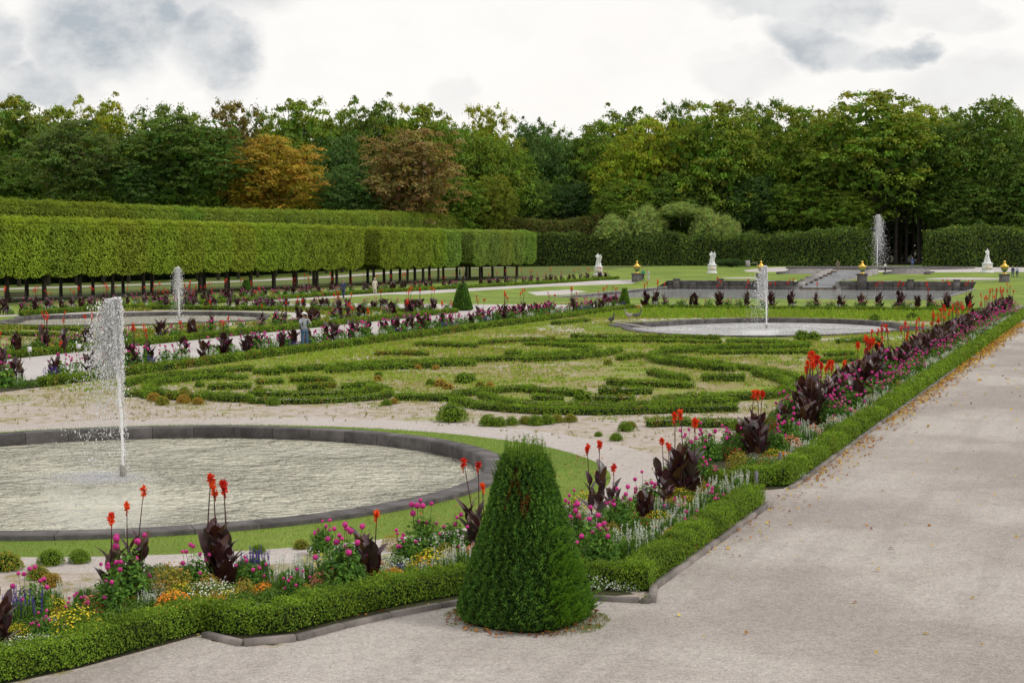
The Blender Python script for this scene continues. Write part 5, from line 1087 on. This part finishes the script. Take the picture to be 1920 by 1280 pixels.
def cascade():
    e = tag(link('water_cascade', None, None, (AX, WALLY, 0)), 'stepped stone water cascade flowing down into the pond', 'cascade')
    n = 8
    for i in range(n):
        mb = MB(); z = -1.0+i*.235; y = .2+i*4.0; box(mb, (0, y+2.3, z-.4), (4.6+.18*i, 4.6, .8), (.3,)*3); link('cascade_step', mb.mesh('cascade_step', m_c), e)
        mb = MB(); mb.add([(-2.1, y+.05, z+.01), (2.1, y+.05, z+.01), (2.1, y+4.1, z+.01), (-2.1, y+4.1, z+.01)], [[0, 1, 2, 3]], (.3,)*3); mb.add([(-2.1, y-.02, z-.23), (2.1, y-.02, z-.23), (2.1, y-.02, z+.01), (-2.1, y-.02, z+.01)], [[0, 1, 2, 3]], (.3,)*3); link('water_sheet', mb.mesh('water_sheet', WATER3), e)
    for s in (-1, 1):
        for i in range(6):
            tz = -.42+i*.27; mb = MB(); box(mb, (s*(2.9+.25*i*.5), 0.8+i*5+2.45, (tz-1.8)/2), (1.0, 4.88, tz+1.8), (.3,)*3); link('side_wall', mb.mesh('side_wall', STEP), e)
        for k in range(6):
            mb = MB(); box(mb, (s*(8.4), 30+k*1.25, -.25+k*.165), (5.6, 1.24, .5), (.3,)*3); link('stair_step', mb.mesh('stair_step', STEP), e)
        mb = MB(); box(mb, (s*(11.5), 33.5, .1), (.7, 8, .75), (.3,)*3); link('stair_wall', mb.mesh('stair_wall', STONE), e)
        mb = MB(); box(mb, (s*(5.2), 33.5, .1), (.6, 8, .75), (.3,)*3); link('stair_wall', mb.mesh('stair_wall', STONE), e)
m_c = m_stone('wet_step_stone', (.10, .08, .06), (.2, .16, .12), .1)
cascade()
r1 = ring(0, 0, 16, 10.5, 60); r2 = ring(0, 0, 15.4, 9.9, 60); e = tag(link('upper_basin', None, None, (n4[0], 281, .62)), 'low dark rim of the wide upper basin under the highest jet', 'fountain pool')
for i in range(0, 60, 3):
    idx = np.arange(i, i+4) % 60; V = np.array([np.concatenate([q[idx], np.full((4, 1), z)], 1) for z, q in ((-.3, r1), (.3, r1), (.3, r2), (-.3, r2))]); I = np.arange(16).reshape(4, 4)
    mb = MB(); mb.add(V.reshape(-1, 3), np.array([[I[r, c], I[r, c+1], I[(r+1) % 4, c+1], I[(r+1) % 4, c]] for r in range(4) for c in range(3)]), (.3,)*3); link('rim_stone', mb.mesh('rim_stone', STONE), e)
flat('upper_basin_water', ring(n4[0], 281, 15.5, 10, 48), .78, WATER3)
# pale rings of gravel lying in the upper lawn
for px, py, rx, nm in [(1395, 521.5, 1.9, 'left'), (1808, 523, 3.0, 'right')]:
    p = hit(px, py); q = ring(p[0], p[1], rx*1.8, rx*1.5, 24); mb = MB(); z = Gh(q[:, 0], q[:, 1])+.03; zc = float(Gh(p[0], p[1]))+.03
    V = np.concatenate([np.concatenate([q, z[:, None]], 1), [[p[0], p[1], zc]]]); mb.add(V, np.array([[i, (i+1) % 24, 24] for i in range(24)]), (.3,)*3); tag(link('lawn_gravel_patch', mb.mesh('patch', PALEGRAVEL)), kind='structure')

# urns on the piers
def urn():
    g, gr = (.75, .48, .08), (.02, .16, .10); a = MB(); lathe(a, [(.26, 0), (.28, .06), (.16, .12), (.10, .2)], g, 14); lathe(a, [(.40, .62), (.42, .68), (.34, .74)], g, 14); lathe(a, [(.33, .42), (.35, .46), (.37, .5)], g, 14)
    lathe(a, [(.30, .80), (.20, .95), (.10, 1.05), (.10, 1.1)], g, 14); ball(a, (0, 0, 1.2), (.13, .13, .15), g, 10, 6); lathe(a, [(.44, .70), (.50, .76), (.42, .84), (.28, .86)], g, 14)
    b = MB(); lathe(b, [(.10, .2), (.2, .26), (.30, .36), (.33, .44)], gr, 14); lathe(b, [(.36, .48), (.39, .58), (.40, .64)], gr, 14); return a.mesh('gilding', GOLD), b.mesh('green_bowl', PAINT)
ua, ub = urn()
for px, lab in [(1194, 'gold and green urn on the left end pier of the retaining wall'), (1427, 'golden urn half hidden behind the jet of the right pool'), (1617, 'gold and green urn on the pier right of the cascade'), (1884, 'gold and green urn on the right end pier of the wall')]:
    x = onY(px, WALLY, 0)[0]; e = tag(link('garden_urn', None, None, (x, WALLY+.1, .72), 0, (1.25, 1.25, 1.35)), lab, 'urn'); link('gilding', ua, e); link('bowl', ub, e)

# ------------------------------------------------------------------ people and statues (grown from skeletons)
def skin(name, joints, edges, rad, col, m, parent, sub=2, flatr=None):
    names = list(joints); idx = {k: i for i, k in enumerate(names)}
    me = bpy.data.meshes.new(name); me.from_pydata([tuple(joints[k]) for k in names], [(idx[a], idx[b]) for a, b in edges], [])
    o = link(name, me, parent); md = o.modifiers.new('skin', 'SKIN'); sv = me.skin_vertices[0].data
    for k in names: r = rad[k]; sv[idx[k]].radius = r if isinstance(r, tuple) else (r, r)
    sv[0].use_root = True; md.use_smooth_shade = True; s2 = o.modifiers.new('sub', 'SUBSURF'); s2.levels = sub; s2.render_levels = sub
    mm = bpy.data.materials.new(name+'_colour'); mm.use_nodes = True; b = mm.node_tree.nodes['Principled BSDF']; b.inputs['Base Color'].default_value = (*col, 1); b.inputs['Roughness'].default_value = .75
    nz = mm.node_tree.nodes.new('ShaderNodeTexNoise'); nz.inputs['Scale'].default_value = 14; rp = mm.node_tree.nodes.new('ShaderNodeMix'); rp.data_type = 'RGBA'; rp.inputs[6].default_value = (*[c*.75 for c in col], 1); rp.inputs[7].default_value = (*[min(1, c*1.15) for c in col], 1)
    mm.node_tree.links.new(nz.outputs[0], rp.inputs[0]); mm.node_tree.links.new(rp.outputs[2], b.inputs['Base Color']); me.materials.append(mm if m is None else m); return o
SK = (.45, .26, .19)
def base_pose(walk=.0):
    J = dict(pelvis=(0, 0, .95), waist=(0, 0, 1.08), chest=(0, .01, 1.28), neck=(0, .0, 1.46), jaw=(0, -.015, 1.55), face=(0, -.015, 1.63), crown=(0, .01, 1.71), nose=(0, -.105, 1.61),
             ear_r=(-.078, .005, 1.62), ear_l=(.078, .005, 1.62))
    for s, n in ((-1, 'r'), (1, 'l')):
        w = walk*s
        J.update({'hip_'+n: (.09*s, 0, .90), 'knee_'+n: (.10*s, -.03-w*.16, .49), 'ankle_'+n: (.10*s, w*(-.24)+(.05 if w < 0 else 0), .09), 'toe_'+n: (.11*s, -.15-w*.24, .03),
                  'sho_'+n: (.17*s, 0, 1.40), 'elb_'+n: (.225*s, .02+w*.10, 1.13), 'wri_'+n: (.235*s, -.03+w*.16, .88), 'palm_'+n: (.235*s, -.05+w*.17, .80)})
    return J
def person(label, loc, rz, cols, pose=None, walk=.0, h=1.72, coat=False, hat=None, shorts=False, extra=None):
    J = base_pose(walk); J.update(pose or {})
    e = tag(link('person', None, None, loc, rz, (h/1.77,)*3), label, 'person'); top, leg, shoe, hair = cols
    E = [('pelvis', 'waist'), ('waist', 'chest'), ('chest', 'neck'), ('neck', 'jaw'), ('jaw', 'face'), ('face', 'crown'), ('face', 'nose'), ('face', 'ear_r'), ('face', 'ear_l')]
    rd = dict(pelvis=(.13, .10), waist=(.12, .09), chest=(.14, .10), neck=.052, jaw=.062, face=(.075, .09), crown=.062, nose=.014, ear_r=.018, ear_l=.018)
    for n in 'rl':
        E += [('pelvis', 'hip_'+n), ('hip_'+n, 'knee_'+n), ('knee_'+n, 'ankle_'+n), ('ankle_'+n, 'toe_'+n), ('chest', 'sho_'+n), ('sho_'+n, 'elb_'+n), ('elb_'+n, 'wri_'+n), ('wri_'+n, 'palm_'+n)]
        rd.update({'hip_'+n: .085, 'knee_'+n: .058, 'ankle_'+n: .04, 'toe_'+n: .032, 'sho_'+n: .055, 'elb_'+n: .04, 'wri_'+n: .027, 'palm_'+n: (.036, .018)})
        pa = Vector(J['palm_'+n]); wr = Vector(J['wri_'+n]); d = (pa-wr).normalized(); sd_ = d.cross(Vector((0, 1, 0))); sd_ = sd_.normalized() if sd_.length > .1 else Vector((1, 0, 0)); s = -1 if n == 'r' else 1
        for f, (o_, l) in enumerate(((-.028, .062), (-.010, .072), (.010, .068), (.028, .055))):
            a = pa+sd_*o_+d*.02; J['f%s%d' % (n, f)] = a+d*l*.5; J['g%s%d' % (n, f)] = a+d*l*.85+Vector((0, -.018, 0)); E += [('palm_'+n, 'f%s%d' % (n, f)), ('f%s%d' % (n, f), 'g%s%d' % (n, f))]; rd['f%s%d' % (n, f)] = .009; rd['g%s%d' % (n, f)] = .007
        J['t'+n] = wr*.4+pa*.6-sd_*s*.05+Vector((0, -.02, 0)); E.append(('palm_'+n, 't'+n)); rd['t'+n] = .009
    skin('body', J, E, rd, SK, None, e, 1)
    sub = lambda ks: {k: J[k] for k in ks}
    arms = ['chest', 'waist', 'pelvis']+[a+n for n in 'rl' for a in ('sho_', 'elb_', 'wri_')]
    Jt = sub(arms); Jt['collar'] = tuple(Vector(J['chest']).lerp(Vector(J['neck']), .7)); Et = [('pelvis', 'waist'), ('waist', 'chest'), ('chest', 'collar')]+[x for n in 'rl' for x in (('chest', 'sho_'+n), ('sho_'+n, 'elb_'+n), ('elb_'+n, 'wri_'+n))]
    rt = dict(pelvis=(.165, .125), waist=(.15, .115), chest=(.165, .125), collar=.075); [rt.update({'sho_'+n: .075, 'elb_'+n: .058, 'wri_'+n: .045}) for n in 'rl']
    if coat: Jt['hem'] = (0, 0, .52); Et.append(('pelvis', 'hem')); rt['hem'] = (.21, .17)
    skin('coat' if coat else 'jacket', Jt, Et, rt, top, None, e)
    Jl = sub(['pelvis']+[a+n for n in 'rl' for a in ('hip_', 'knee_', 'ankle_')]); skin('trousers', Jl, [x for n in 'rl' for x in (('pelvis', 'hip_'+n), ('hip_'+n, 'knee_'+n), ('knee_'+n, 'ankle_'+n))], dict(pelvis=(.14, .11), hip_r=.10, hip_l=.10, knee_r=.075, knee_l=.075, ankle_r=.06, ankle_l=.06), leg, None, e)
    for n in 'rl':
        a, t = Vector(J['ankle_'+n]), Vector(J['toe_'+n]); skin('shoe', dict(a=a-Vector((0, 0, .03)), b=a.lerp(t, .5)-Vector((0, 0, .03)), c=t), [('a', 'b'), ('b', 'c')], dict(a=.05, b=.045, c=.038), shoe, None, e, 1)
    mb = MB(); f = Vector(J['face']); ball(mb, (f.x, f.y+.028, f.z+.035), (.092, .10, .105), hair if hat is None else hat, 12, 8)
    if hat is not None:
        lathe(mb, [(.15, 0), (.155, .012), (.10, .03)], hat, 14, (f.x, f.y, f.z+.045)); box(mb, (f.x, f.y-.14, f.z+.05), (.15, .12, .015), hat)
    link('hat' if hat is not None else 'hair', mb.mesh('hair', PAINT), e)
    if extra: extra(e)
    return e
def look(ax, ay, bx, by): return math.atan2(by-ay, bx-ax)+math.pi/2
blk = (.03, .03, .035)
def cam_gear(e):
    mb = MB(); box(mb, (-.02, -.20, 1.60), (.13, .08, .09), (.01, .01, .012)); k = len(mb.V); tube(mb, [(-.02, -.24, 1.6), (-.02, -.36, 1.6)], [.035, .042], (.01, .01, .012), 10); link('camera', mb.mesh('camera', PAINT), e)
    mb = MB(); box(mb, (0, .19, 1.22), (.28, .16, .42), (.10, .09, .11), .9); tube(mb, [(-.1, .12, 1.42), (-.11, -.1, 1.36), (-.11, -.13, 1.15), (-.1, .1, 1.02)], .02, (.08, .07, .09), 5); tube(mb, [(.1, .12, 1.42), (.11, -.1, 1.36), (.11, -.13, 1.15), (.1, .1, 1.02)], .02, (.08, .07, .09), 5); link('backpack', mb.mesh('backpack', PAINT), e)
pf = P(571, 657)
person('photographer with white cap, grey jacket and jeans on the central path', pf, YAW+R(25), ((.42, .45, .50), (.06, .13, .22), (.12, .12, .12), (.7, .7, .68)),
       dict(elb_r=(-.25, -.20, 1.22), wri_r=(-.08, -.24, 1.50), palm_r=(-.05, -.24, 1.56), elb_l=(.24, -.16, 1.20), wri_l=(.09, -.27, 1.46), palm_l=(.04, -.29, 1.53)), h=1.78, hat=(.72, .72, .70), extra=cam_gear)
mb = MB(); box(mb, (0, 0, .16), (.34, .2, .3), (.02, .02, .03), .8); tube(mb, [(-.12, 0, .3), (-.1, 0, .46), (.1, 0, .46), (.12, 0, .3)], .012, (.02, .02, .03), 5); q = pf+LEFT*.42; tag(link('camera_bag', mb.mesh('camera_bag', PAINT), None, (q[0], q[1], 0), .4, (1, 1, 1)), 'black bag standing beside the photographer', 'bag')
p = P(644, 560); person('person in dark blue jacket among the flowers at the far left border', p, YAW+R(160), ((.03, .05, .13), (.03, .05, .12), blk, (.25, .18, .12)), h=1.74, walk=.6)
p = P(703, 552); person('woman with pale hair in a cream coat walking along the far bed', p, YAW+R(190), ((.66, .60, .48), (.55, .5, .42), (.5, .45, .4), (.55, .48, .35)), h=1.66, walk=.4, coat=True)
p = P(873, 524, -.2); p2 = P(862, 525, -.2); person('stooping person in a blue jacket under the limes', p, YAW+R(-90), ((.10, .16, .45), blk, blk, (.1, .08, .06)), h=1.72, walk=.8)
person('person in pale jeans beside the blue jacket under the limes', p2, YAW+R(-90), ((.05, .06, .09), (.30, .36, .45), blk, (.1, .08, .06)), h=1.7, walk=.5)
p = hit(1206, 525.5); p2 = hit(1216, 525.5); person('person in a green shirt and dark trousers by the left urn', p, YAW+R(20), ((.03, .30, .17), (.03, .04, .06), blk, (.3, .25, .2)), h=1.72)
person('person in white bending beside the green shirt', p2, YAW+R(-60), ((.62, .62, .64), (.62, .62, .62), (.6, .6, .6), (.3, .2, .12)), dict(chest=(0, -.10, 1.25), neck=(0, -.2, 1.40), jaw=(0, -.24, 1.46), face=(0, -.27, 1.53), crown=(0, -.27, 1.6), nose=(0, -.36, 1.5), ear_r=(-.078, -.26, 1.53), ear_l=(.078, -.26, 1.53), sho_r=(-.17, -.12, 1.34), sho_l=(.17, -.12, 1.34)), h=1.66)
p = at_depth(1711, 300); person('man in a blue jacket and jeans before the dark gap', p, YAW+R(0), ((.04, .07, .25), (.10, .16, .35), blk, (.2, .15, .1)), h=1.85, walk=.3)
p = hit(1899, 520.5); p2 = hit(1907, 520); person('person in a dark vest walking right of the right end pier', p, YAW+R(180), ((.03, .03, .08), (.05, .08, .14), blk, (.4, .3, .2)), h=1.74, walk=.5)
person('woman in a pale blue top beside the dark vest at the right', p2, YAW+R(170), ((.50, .56, .72), (.04, .05, .09), (.6, .6, .6), (.3, .2, .14)), h=1.66, walk=.5)
p = np.array([AX+4.6, 258, .35]); person('small figure in a white top with dark hair beside the cascade', p, YAW+R(30), ((.7, .7, .7), blk, blk, (.03, .02, .02)), h=1.6)

def statue(label, px, py, hpx, v):
    p = hit(px, py); dist = math.hypot(p[0], p[1]); Ht = hpx*dist/FPX; s = Ht/4.2
    e = tag(link('statue', None, None, p, YAW, (s, s, s)), label, 'statue'); wht = (.78, .78, .80)
    mb = MB(); box(mb, (0, 0, .1), (1.75, 1.5, .24), wht); box(mb, (0, 0, .32), (1.62, 1.38, .2), wht, .93); box(mb, (0, 0, .95), (1.42, 1.18, 1.06), wht); box(mb, (0, 0, 1.53), (1.62, 1.38, .11), wht); box(mb, (0, 0, 1.68), (1.5, 1.26, .2), wht, .72)
    box(mb, (0, 0, 1.86), (1.02, .9, .16), wht, .85); link('pedestal', mb.mesh('pedestal', MARBLE), e)
    mb = MB(); box(mb, (0, -.60, .95), (.9, .03, .7), (.80, .68, .60)); link('relief_panel', mb.mesh('relief_panel', MARBLE), e)
    J = base_pose(.3); J.update(dict(elb_r=(-.34, -.1, 1.2), wri_r=(-.2, -.26, 1.06), palm_r=(-.15, -.28, 1.02)))
    E = [('pelvis', 'waist'), ('waist', 'chest'), ('chest', 'neck'), ('neck', 'jaw'), ('jaw', 'face'), ('face', 'crown'), ('face', 'nose')]; rd = dict(pelvis=(.20, .16), waist=(.16, .12), chest=(.19, .13), neck=.07, jaw=.075, face=.10, crown=.075, nose=.02)
    for n in 'rl':
        E += [('pelvis', 'hip_'+n), ('hip_'+n, 'knee_'+n), ('knee_'+n, 'ankle_'+n), ('ankle_'+n, 'toe_'+n), ('chest', 'sho_'+n), ('sho_'+n, 'elb_'+n), ('elb_'+n, 'wri_'+n), ('wri_'+n, 'palm_'+n)]
        rd.update({'hip_'+n: .12, 'knee_'+n: .10, 'ankle_'+n: .07, 'toe_'+n: .05, 'sho_'+n: .09, 'elb_'+n: .07, 'wri_'+n: .05, 'palm_'+n: .045})
    J = {k: q for k, q in J.items() if k in rd}
    a = skin('figure', J, E, rd, wht, None, e, 1); a.location = (-.10 if v < 2 else 0, 0, 1.92); a.scale = (1.25,)*3; a.rotation_euler[2] = .2
    if v < 2:
        b = skin('second_figure', dict(J), E, rd, wht, None, e, 1); b.location = (.28, .02 if v else -.1, 2.12 if v == 0 else 1.98); b.scale = (1.0 if v == 0 else 1.18,)*3; b.rotation_euler = (0, .12, -.8)
    mb = MB(); k = 9; t = np.linspace(0, 1, k)
    for q in range(7):
        ang = q*.9; r0 = .42; tube(mb, np.stack([np.cos(ang+t*.6)*(r0-.2*t), np.sin(ang+t*.6)*(r0-.2*t)*.8, 1.92+t*(1.15 if q % 2 else .8)], 1), .15-.08*t, wht, 7)
    link('drapery', mb.mesh('drapery', MARBLE), e)
statue('white marble statue group on a pedestal, leftmost, by the lime alley end', 1122, 516.5, 43.5, 0)
statue('white marble statue of two upright figures on a pedestal, middle one', 1335, 512.5, 42.5, 1)
statue('white marble statue of a single draped figure, rightmost', 1851, 511.5, 45, 2)
# bronze figure at the cascade
x = onY(1571, 254, .55); e = tag(link('bronze_figure', None, None, (x[0], 254, .0), 0, (1, 1, 1)), 'small brown statue beside the cascade steps', 'statue'); J = base_pose(.0); J = {k: v for k, v in J.items()}
skin('figure', J, [('pelvis', 'waist'), ('waist', 'chest'), ('chest', 'neck'), ('neck', 'jaw'), ('jaw', 'face'), ('face', 'crown'), ('face', 'nose'), ('face', 'ear_r'), ('face', 'ear_l')]+[x for n in 'rl' for x in (('pelvis', 'hip_'+n), ('hip_'+n, 'knee_'+n), ('knee_'+n, 'ankle_'+n), ('ankle_'+n, 'toe_'+n), ('chest', 'sho_'+n), ('sho_'+n, 'elb_'+n), ('elb_'+n, 'wri_'+n), ('wri_'+n, 'palm_'+n))],
     {k: .08 for k in J}, (.22, .17, .10), None, e, 1).location = (0, 0, .65)
mb = MB(); box(mb, (0, 0, .3), (.6, .6, .75), (.25, .22, .18)); link('plinth', mb.mesh('plinth', STONE), e)

# ------------------------------------------------------------------ benches, signs, stakes, geese
def bench(label, px, py, rz=0, c=(.10, .085, .07)):
    p = P(px, py); e = tag(link('park_bench', None, None, p, rz), label, 'bench')
    s = MB(); box(s, (0, 0, 0), (1.8, .1, .035), c); sm_ = s.mesh('slat', PAINT)
    for k in range(4): link('seat_slat', sm_, e, (0, -.15+k*.11, .44))
    for k in range(3): link('back_slat', sm_, e, (0, .26, .58+k*.13)).rotation_euler[0] = R(80)
    l = MB(); box(l, (0, 0, .22), (.06, .42, .44), c); box(l, (0, .22, .5), (.06, .05, .9), c); box(l, (0, 0, .62), (.07, .5, .04), c); lm = l.mesh('bench_side', PAINT)
    for s_ in (-.82, .82): link('side_frame', lm, e, (s_, 0, 0))
bench('dark wooden bench at the left edge by a lime trunk', 36, 567, R(75)); bench('dark wooden bench between lime trunks behind the left jet', 352, 556, R(95)); 
p = at_depth(1402, 300); 
mb = MB(); box(mb, (0, 0, .55), (.9, .7, 1.5), (.2, .2, .21), .8); box(mb, (1.2, 0, .8), (1.2, .5, .08), (.25, .24, .22)); box(mb, (1.75, 0, .4), (.08, .4, .8), (.25, .24, .22)); tag(link('grey_stone_seat', mb.mesh('stone_seat', STEP), None, (p[0], p[1], p[2]), YAW), 'small grey stone seat at the foot of the hedge', 'seat')
for px, py, w, lab in [(148, 668, .16, 'small white sign on a stake, upper of two at the left path edge'), (56, 674, .14, 'small white sign on a stake, lower of two at the left path edge')]:
    p = P(px, py); e = tag(link('plant_sign', None, None, p, YAW), lab, 'sign'); mb = MB(); box(mb, (0, 0, .2), (.02, .02, .42), (.2, .2, .2)); link('stake', mb.mesh('stake', PAINT), e); mb = MB(); box(mb, (0, -.015, .44), (w*1.2, .012, .2), (.7, .7, .7)); link('board', mb.mesh('board', PAINT), e)
for px, py, h, lab in [(1463, 884, .42, 'grey metal stake at the gap in the border, upper one'), (1418, 922, .40, 'grey metal stake at the gap in the border, lower one')]:
    p = P(px, py); mb = MB(); box(mb, (0, 0, h/2), (.07, .05, h), (.14, .14, .15), .9); tag(link('marker_stake', mb.mesh('stake', PAINT), None, p, YAW), lab, 'stake')
def goose(label, px, py, rz, dark):
    p = P(px, py); e = tag(link('goose', None, None, p, rz), label, 'goose'); c = (.10, .09, .085) if dark else (.30, .27, .24)
    J = dict(tail=(0, .30, .36), rump=(0, .17, .34), body=(0, 0, .33), breast=(0, -.17, .36), neck1=(0, -.24, .47), neck2=(0, -.25, .60), head=(0, -.29, .68), bill=(0, -.37, .665), hip_r=(-.06, .02, .22), foot_r=(-.06, .0, .03), toe_r=(-.06, -.08, .01), hip_l=(.06, .02, .22), foot_l=(.06, .0, .03), toe_l=(.06, -.08, .01))
    rd = dict(tail=.03, rump=.10, body=.14, breast=.11, neck1=.05, neck2=.035, head=.045, bill=.018, hip_r=.03, foot_r=.015, toe_r=.018, hip_l=.03, foot_l=.015, toe_l=.018)
    skin('body', J, [('body', 'rump'), ('rump', 'tail'), ('body', 'breast'), ('breast', 'neck1'), ('neck1', 'neck2'), ('neck2', 'head'), ('head', 'bill'), ('body', 'hip_r'), ('hip_r', 'foot_r'), ('foot_r', 'toe_r'), ('body', 'hip_l'), ('hip_l', 'foot_l'), ('foot_l', 'toe_l')], rd, c, None, e, 1)
goose('dark goose standing at the left tip of the right pool rim', 1146, 608, YAW+.6, True); goose('brown goose behind the pool rim, left of two', 1180, 600, YAW-1.4, False); goose('brown goose behind the pool rim, right of two', 1194, 600, YAW+1.5, True)
mb = MB(); box(mb, (0, 0, 0), (2.2, .25, .05), (.36, .33, .30)); o = tag(link('plank', mb.mesh('plank', PAINT), None, P(1186, 609, .08), YAW+R(-35)), 'pale plank leaning from the rim into the right pool', 'plank'); o.rotation_euler[1] = R(6)

# ------------------------------------------------------------------ weeds, grass and fallen leaves (beyond counting)
def scatter(name, label, poly, n, L, Wd, cols, wts, mask=None, up=1.0, cat='ground cover', clump=None, m=LEAF, zfun=None, lean=.45):
    poly = np.asarray([q[:2] for q in poly]); lo, hi = poly.min(0), poly.max(0); X = rng.uniform(lo[0], hi[0], n*4); Y = rng.uniform(lo[1], hi[1], n*4)
    ok = in_poly(X, Y, poly)
    for q in (ring(*POOL1, 8.05, 8.05), quat(*POOL2, .05), quat(*POOL3, .05)): ok &= ~in_poly(X, Y, q)
    if mask is not None: ok &= mask(X, Y)
    X, Y = X[ok][:n], Y[ok][:n]; n = len(X)
    if clump: k = clump; X = np.repeat(X, k)+rng.normal(0, L*.35, n*k); Y = np.repeat(Y, k)+rng.normal(0, L*.35, n*k); n *= k
    l = L*rng.uniform(.5, 1.4, n)*np.clip(np.hypot(X, Y)/45, .8, 1.6)
    if up > 0:
        D = unit(rnd(n)*lean+[0, 0, 1.]); C = np.stack([X, Y, np.zeros(n)], 1)+D*l[:, None]*.45; N = unit(np.cross(D, rnd(n)))
    else: D = None; N = unit(rnd(n)*.35+[0, 0, 1.]); C = np.stack([X, Y, np.full(n, .018)+rng.random(n)*.02], 1)
    C[:, 2] += Gh(X, Y) if zfun is None else zfun
    mb = MB(); leaves(mb, C, N, l, l*Wd, pick(cols, wts, n), D, fold=.12); return tag(link(name, mb.mesh(name, m)), label, cat, kind='stuff')
GR = [(.13, .22, .03), (.18, .27, .04), (.09, .16, .025), (.25, .28, .07)]
g1 = ring(-19.0, 28.35, 9.65, 9.0, 90)
scatter('grass_blades', 'short bright grass round the near pool', g1, 52000, .05, .14, GR, (4, 4, 3, 1))
rp = [(-34, 22), (-34, 114), (-9, 114), (-9, 22)]
notring = lambda X, Y: ~in_poly(X, Y, ring(-19.0, 28.6, 10.4, 10.0))
scatter('dry_weeds', 'straw coloured dry weeds on the sandy parterre', rp, 17000, .085, .14, [(.36, .29, .17), (.26, .21, .10), (.32, .23, .13)], (3, 2, 1), lambda X, Y: notring(X, Y) & (fbm(X, Y, .5, 31)+rng.normal(0, .25, len(X)) > np.where(Y < 37, .15, .0)) & (Y > 37), clump=3)
scatter('green_weeds', 'lime green weeds on the sandy parterre', rp, 21000, .062, .45, [(.24, .33, .05), (.32, .38, .06), (.17, .25, .04)], (3, 3, 1), lambda X, Y: notring(X, Y) & (Y > 44) & (fbm(X*.6, Y, .28, 33)+rng.normal(0, .3, len(X)) > -.05), clump=3)
scatter('box_remnants', 'low sprouting remnants of box between the scrolls', [(-34, 44), (-34, 100), (-9.5, 100), (-9.5, 40)], 15000, .055, .6, [(.17, .26, .03), (.26, .33, .04), (.36, .30, .08), (.12, .2, .03)], (4, 3, 1, 2), lambda X, Y: notring(X, Y) & ~in_poly(X, Y, ring(POOL2[0]-.4, POOL2[1]-.4, 12.6, 12.8, 72)) & (np.abs(fbm(X*1.3, Y*.9, .8, 77)) < .16), clump=3, lean=.9)
scatter('sparse_weeds', 'sparse small weeds on the bare sand near the round pool', rp, 900, .07, .30, [(.14, .19, .04), (.26, .21, .10), (.2, .12, .06)], (3, 2, 1), lambda X, Y: notring(X, Y) & (Y < 46), clump=5)
scatter('far_weeds', 'green weeds and grass before the pond row', [(-33.5, 100), (-33.5, 114.5), (-9, 114.5), (-9, 100)], 5000, .16, .3, [(.19, .29, .04), (.25, .34, .05), (.3, .28, .1)], (3, 3, 1), lambda X, Y: ~in_poly(X, Y, quat(*POOL2, 1.5)), clump=2)
scatter('left_weeds', 'yellowish weeds of the left parterre', [(-71, 52), (-71, 103), (-47, 103), (-47, 52)], 7000, .18, .28, [(.17, .2, .04), (.3, .26, .1), (.12, .18, .03)], (3, 3, 2), lambda X, Y: ~in_poly(X, Y, ring(*POOL3, 12.5, 12.8)) & (fbm(X, Y, .3, 35) > -.1), clump=2)
AUT = [(.42, .17, .03), (.52, .33, .05), (.22, .09, .04), (.60, .45, .08)]
strip = [(-6.02, 23.5), (-5.1, 23.5), (-4.8, 100), (-6.02, 100)]
scatter('fallen_leaves', 'fallen yellow and brown leaves along the right border kerb', strip, 5200, .075, .8, AUT, (3, 3, 3, 2), lambda X, Y: (rng.random(len(X)) < np.clip(1-(X+6.02)/.95, 0, 1)**2.2) & ((Y > 31) | (rng.random(len(Y)) < .25)) & (fbm(X, Y, .8, 50) > -.6), up=0, cat='fallen leaves', m=PETAL)
scatter('scattered_leaves', 'single yellow leaves scattered over the gravel path', [(-5.4, 18), (6, 18), (12, 60), (-5.2, 70)], 420, .09, .8, AUT, (1, 3, 1, 3), up=0, cat='fallen leaves', m=PETAL)
scatter('leaves_on_grass', 'brown leaves lying on the grass ring near the yew', [(-12, 24), (-9.6, 26), (-9.6, 32), (-12, 35)], 110, .09, .8, [(.35, .16, .06), (.4, .26, .1)], (2, 1), up=0, cat='fallen leaves', m=PETAL, zfun=.035)
scatter('leaves_under_yew', 'red brown leaves lying round the foot of the yew cone', ring(c0[0], c0[1], 1.02, 1.02, 20), 260, .075, .8, [(.25, .09, .04), (.4, .2, .05), (.16, .07, .04)], (3, 1, 2), lambda X, Y: np.hypot(X-c0[0], Y-c0[1]) > .68, up=0, cat='fallen leaves', m=PETAL)
scatter('moss_under_yew', 'thin weedy grass round the foot of the yew cone', ring(c0[0], c0[1], 1.08, 1.0, 20), 4200, .035, .3, [(.17, .22, .05), (.24, .25, .07), (.12, .17, .04)], (2, 1, 1), lambda X, Y: (np.hypot(X-c0[0], Y-c0[1]) > .6) & (fbm(X*2, Y*2, 1.4, 8)+rng.normal(0, .25, len(X)) > .15))
scatter('leaves_in_border', 'brown leaves under the near hedges', [KP[3][:2]+[-.1, -.12], KP[8][:2]+[0, -.1], KP[8][:2]+[0, .12], KP[3][:2]+[-.1, .12]], 60, .06, .8, AUT, (3, 1, 3, 1), up=0, cat='fallen leaves', m=PETAL)
scatter('pool_leaves', 'yellow leaves floating by the right rim of the round pool', [(-13.2, 27), (-12.3, 27), (-12.3, 33), (-13.8, 33.5)], 40, .07, .8, AUT, (1, 3, 0, 3), up=0, cat='fallen leaves', m=PETAL, zfun=-.21) if False else None
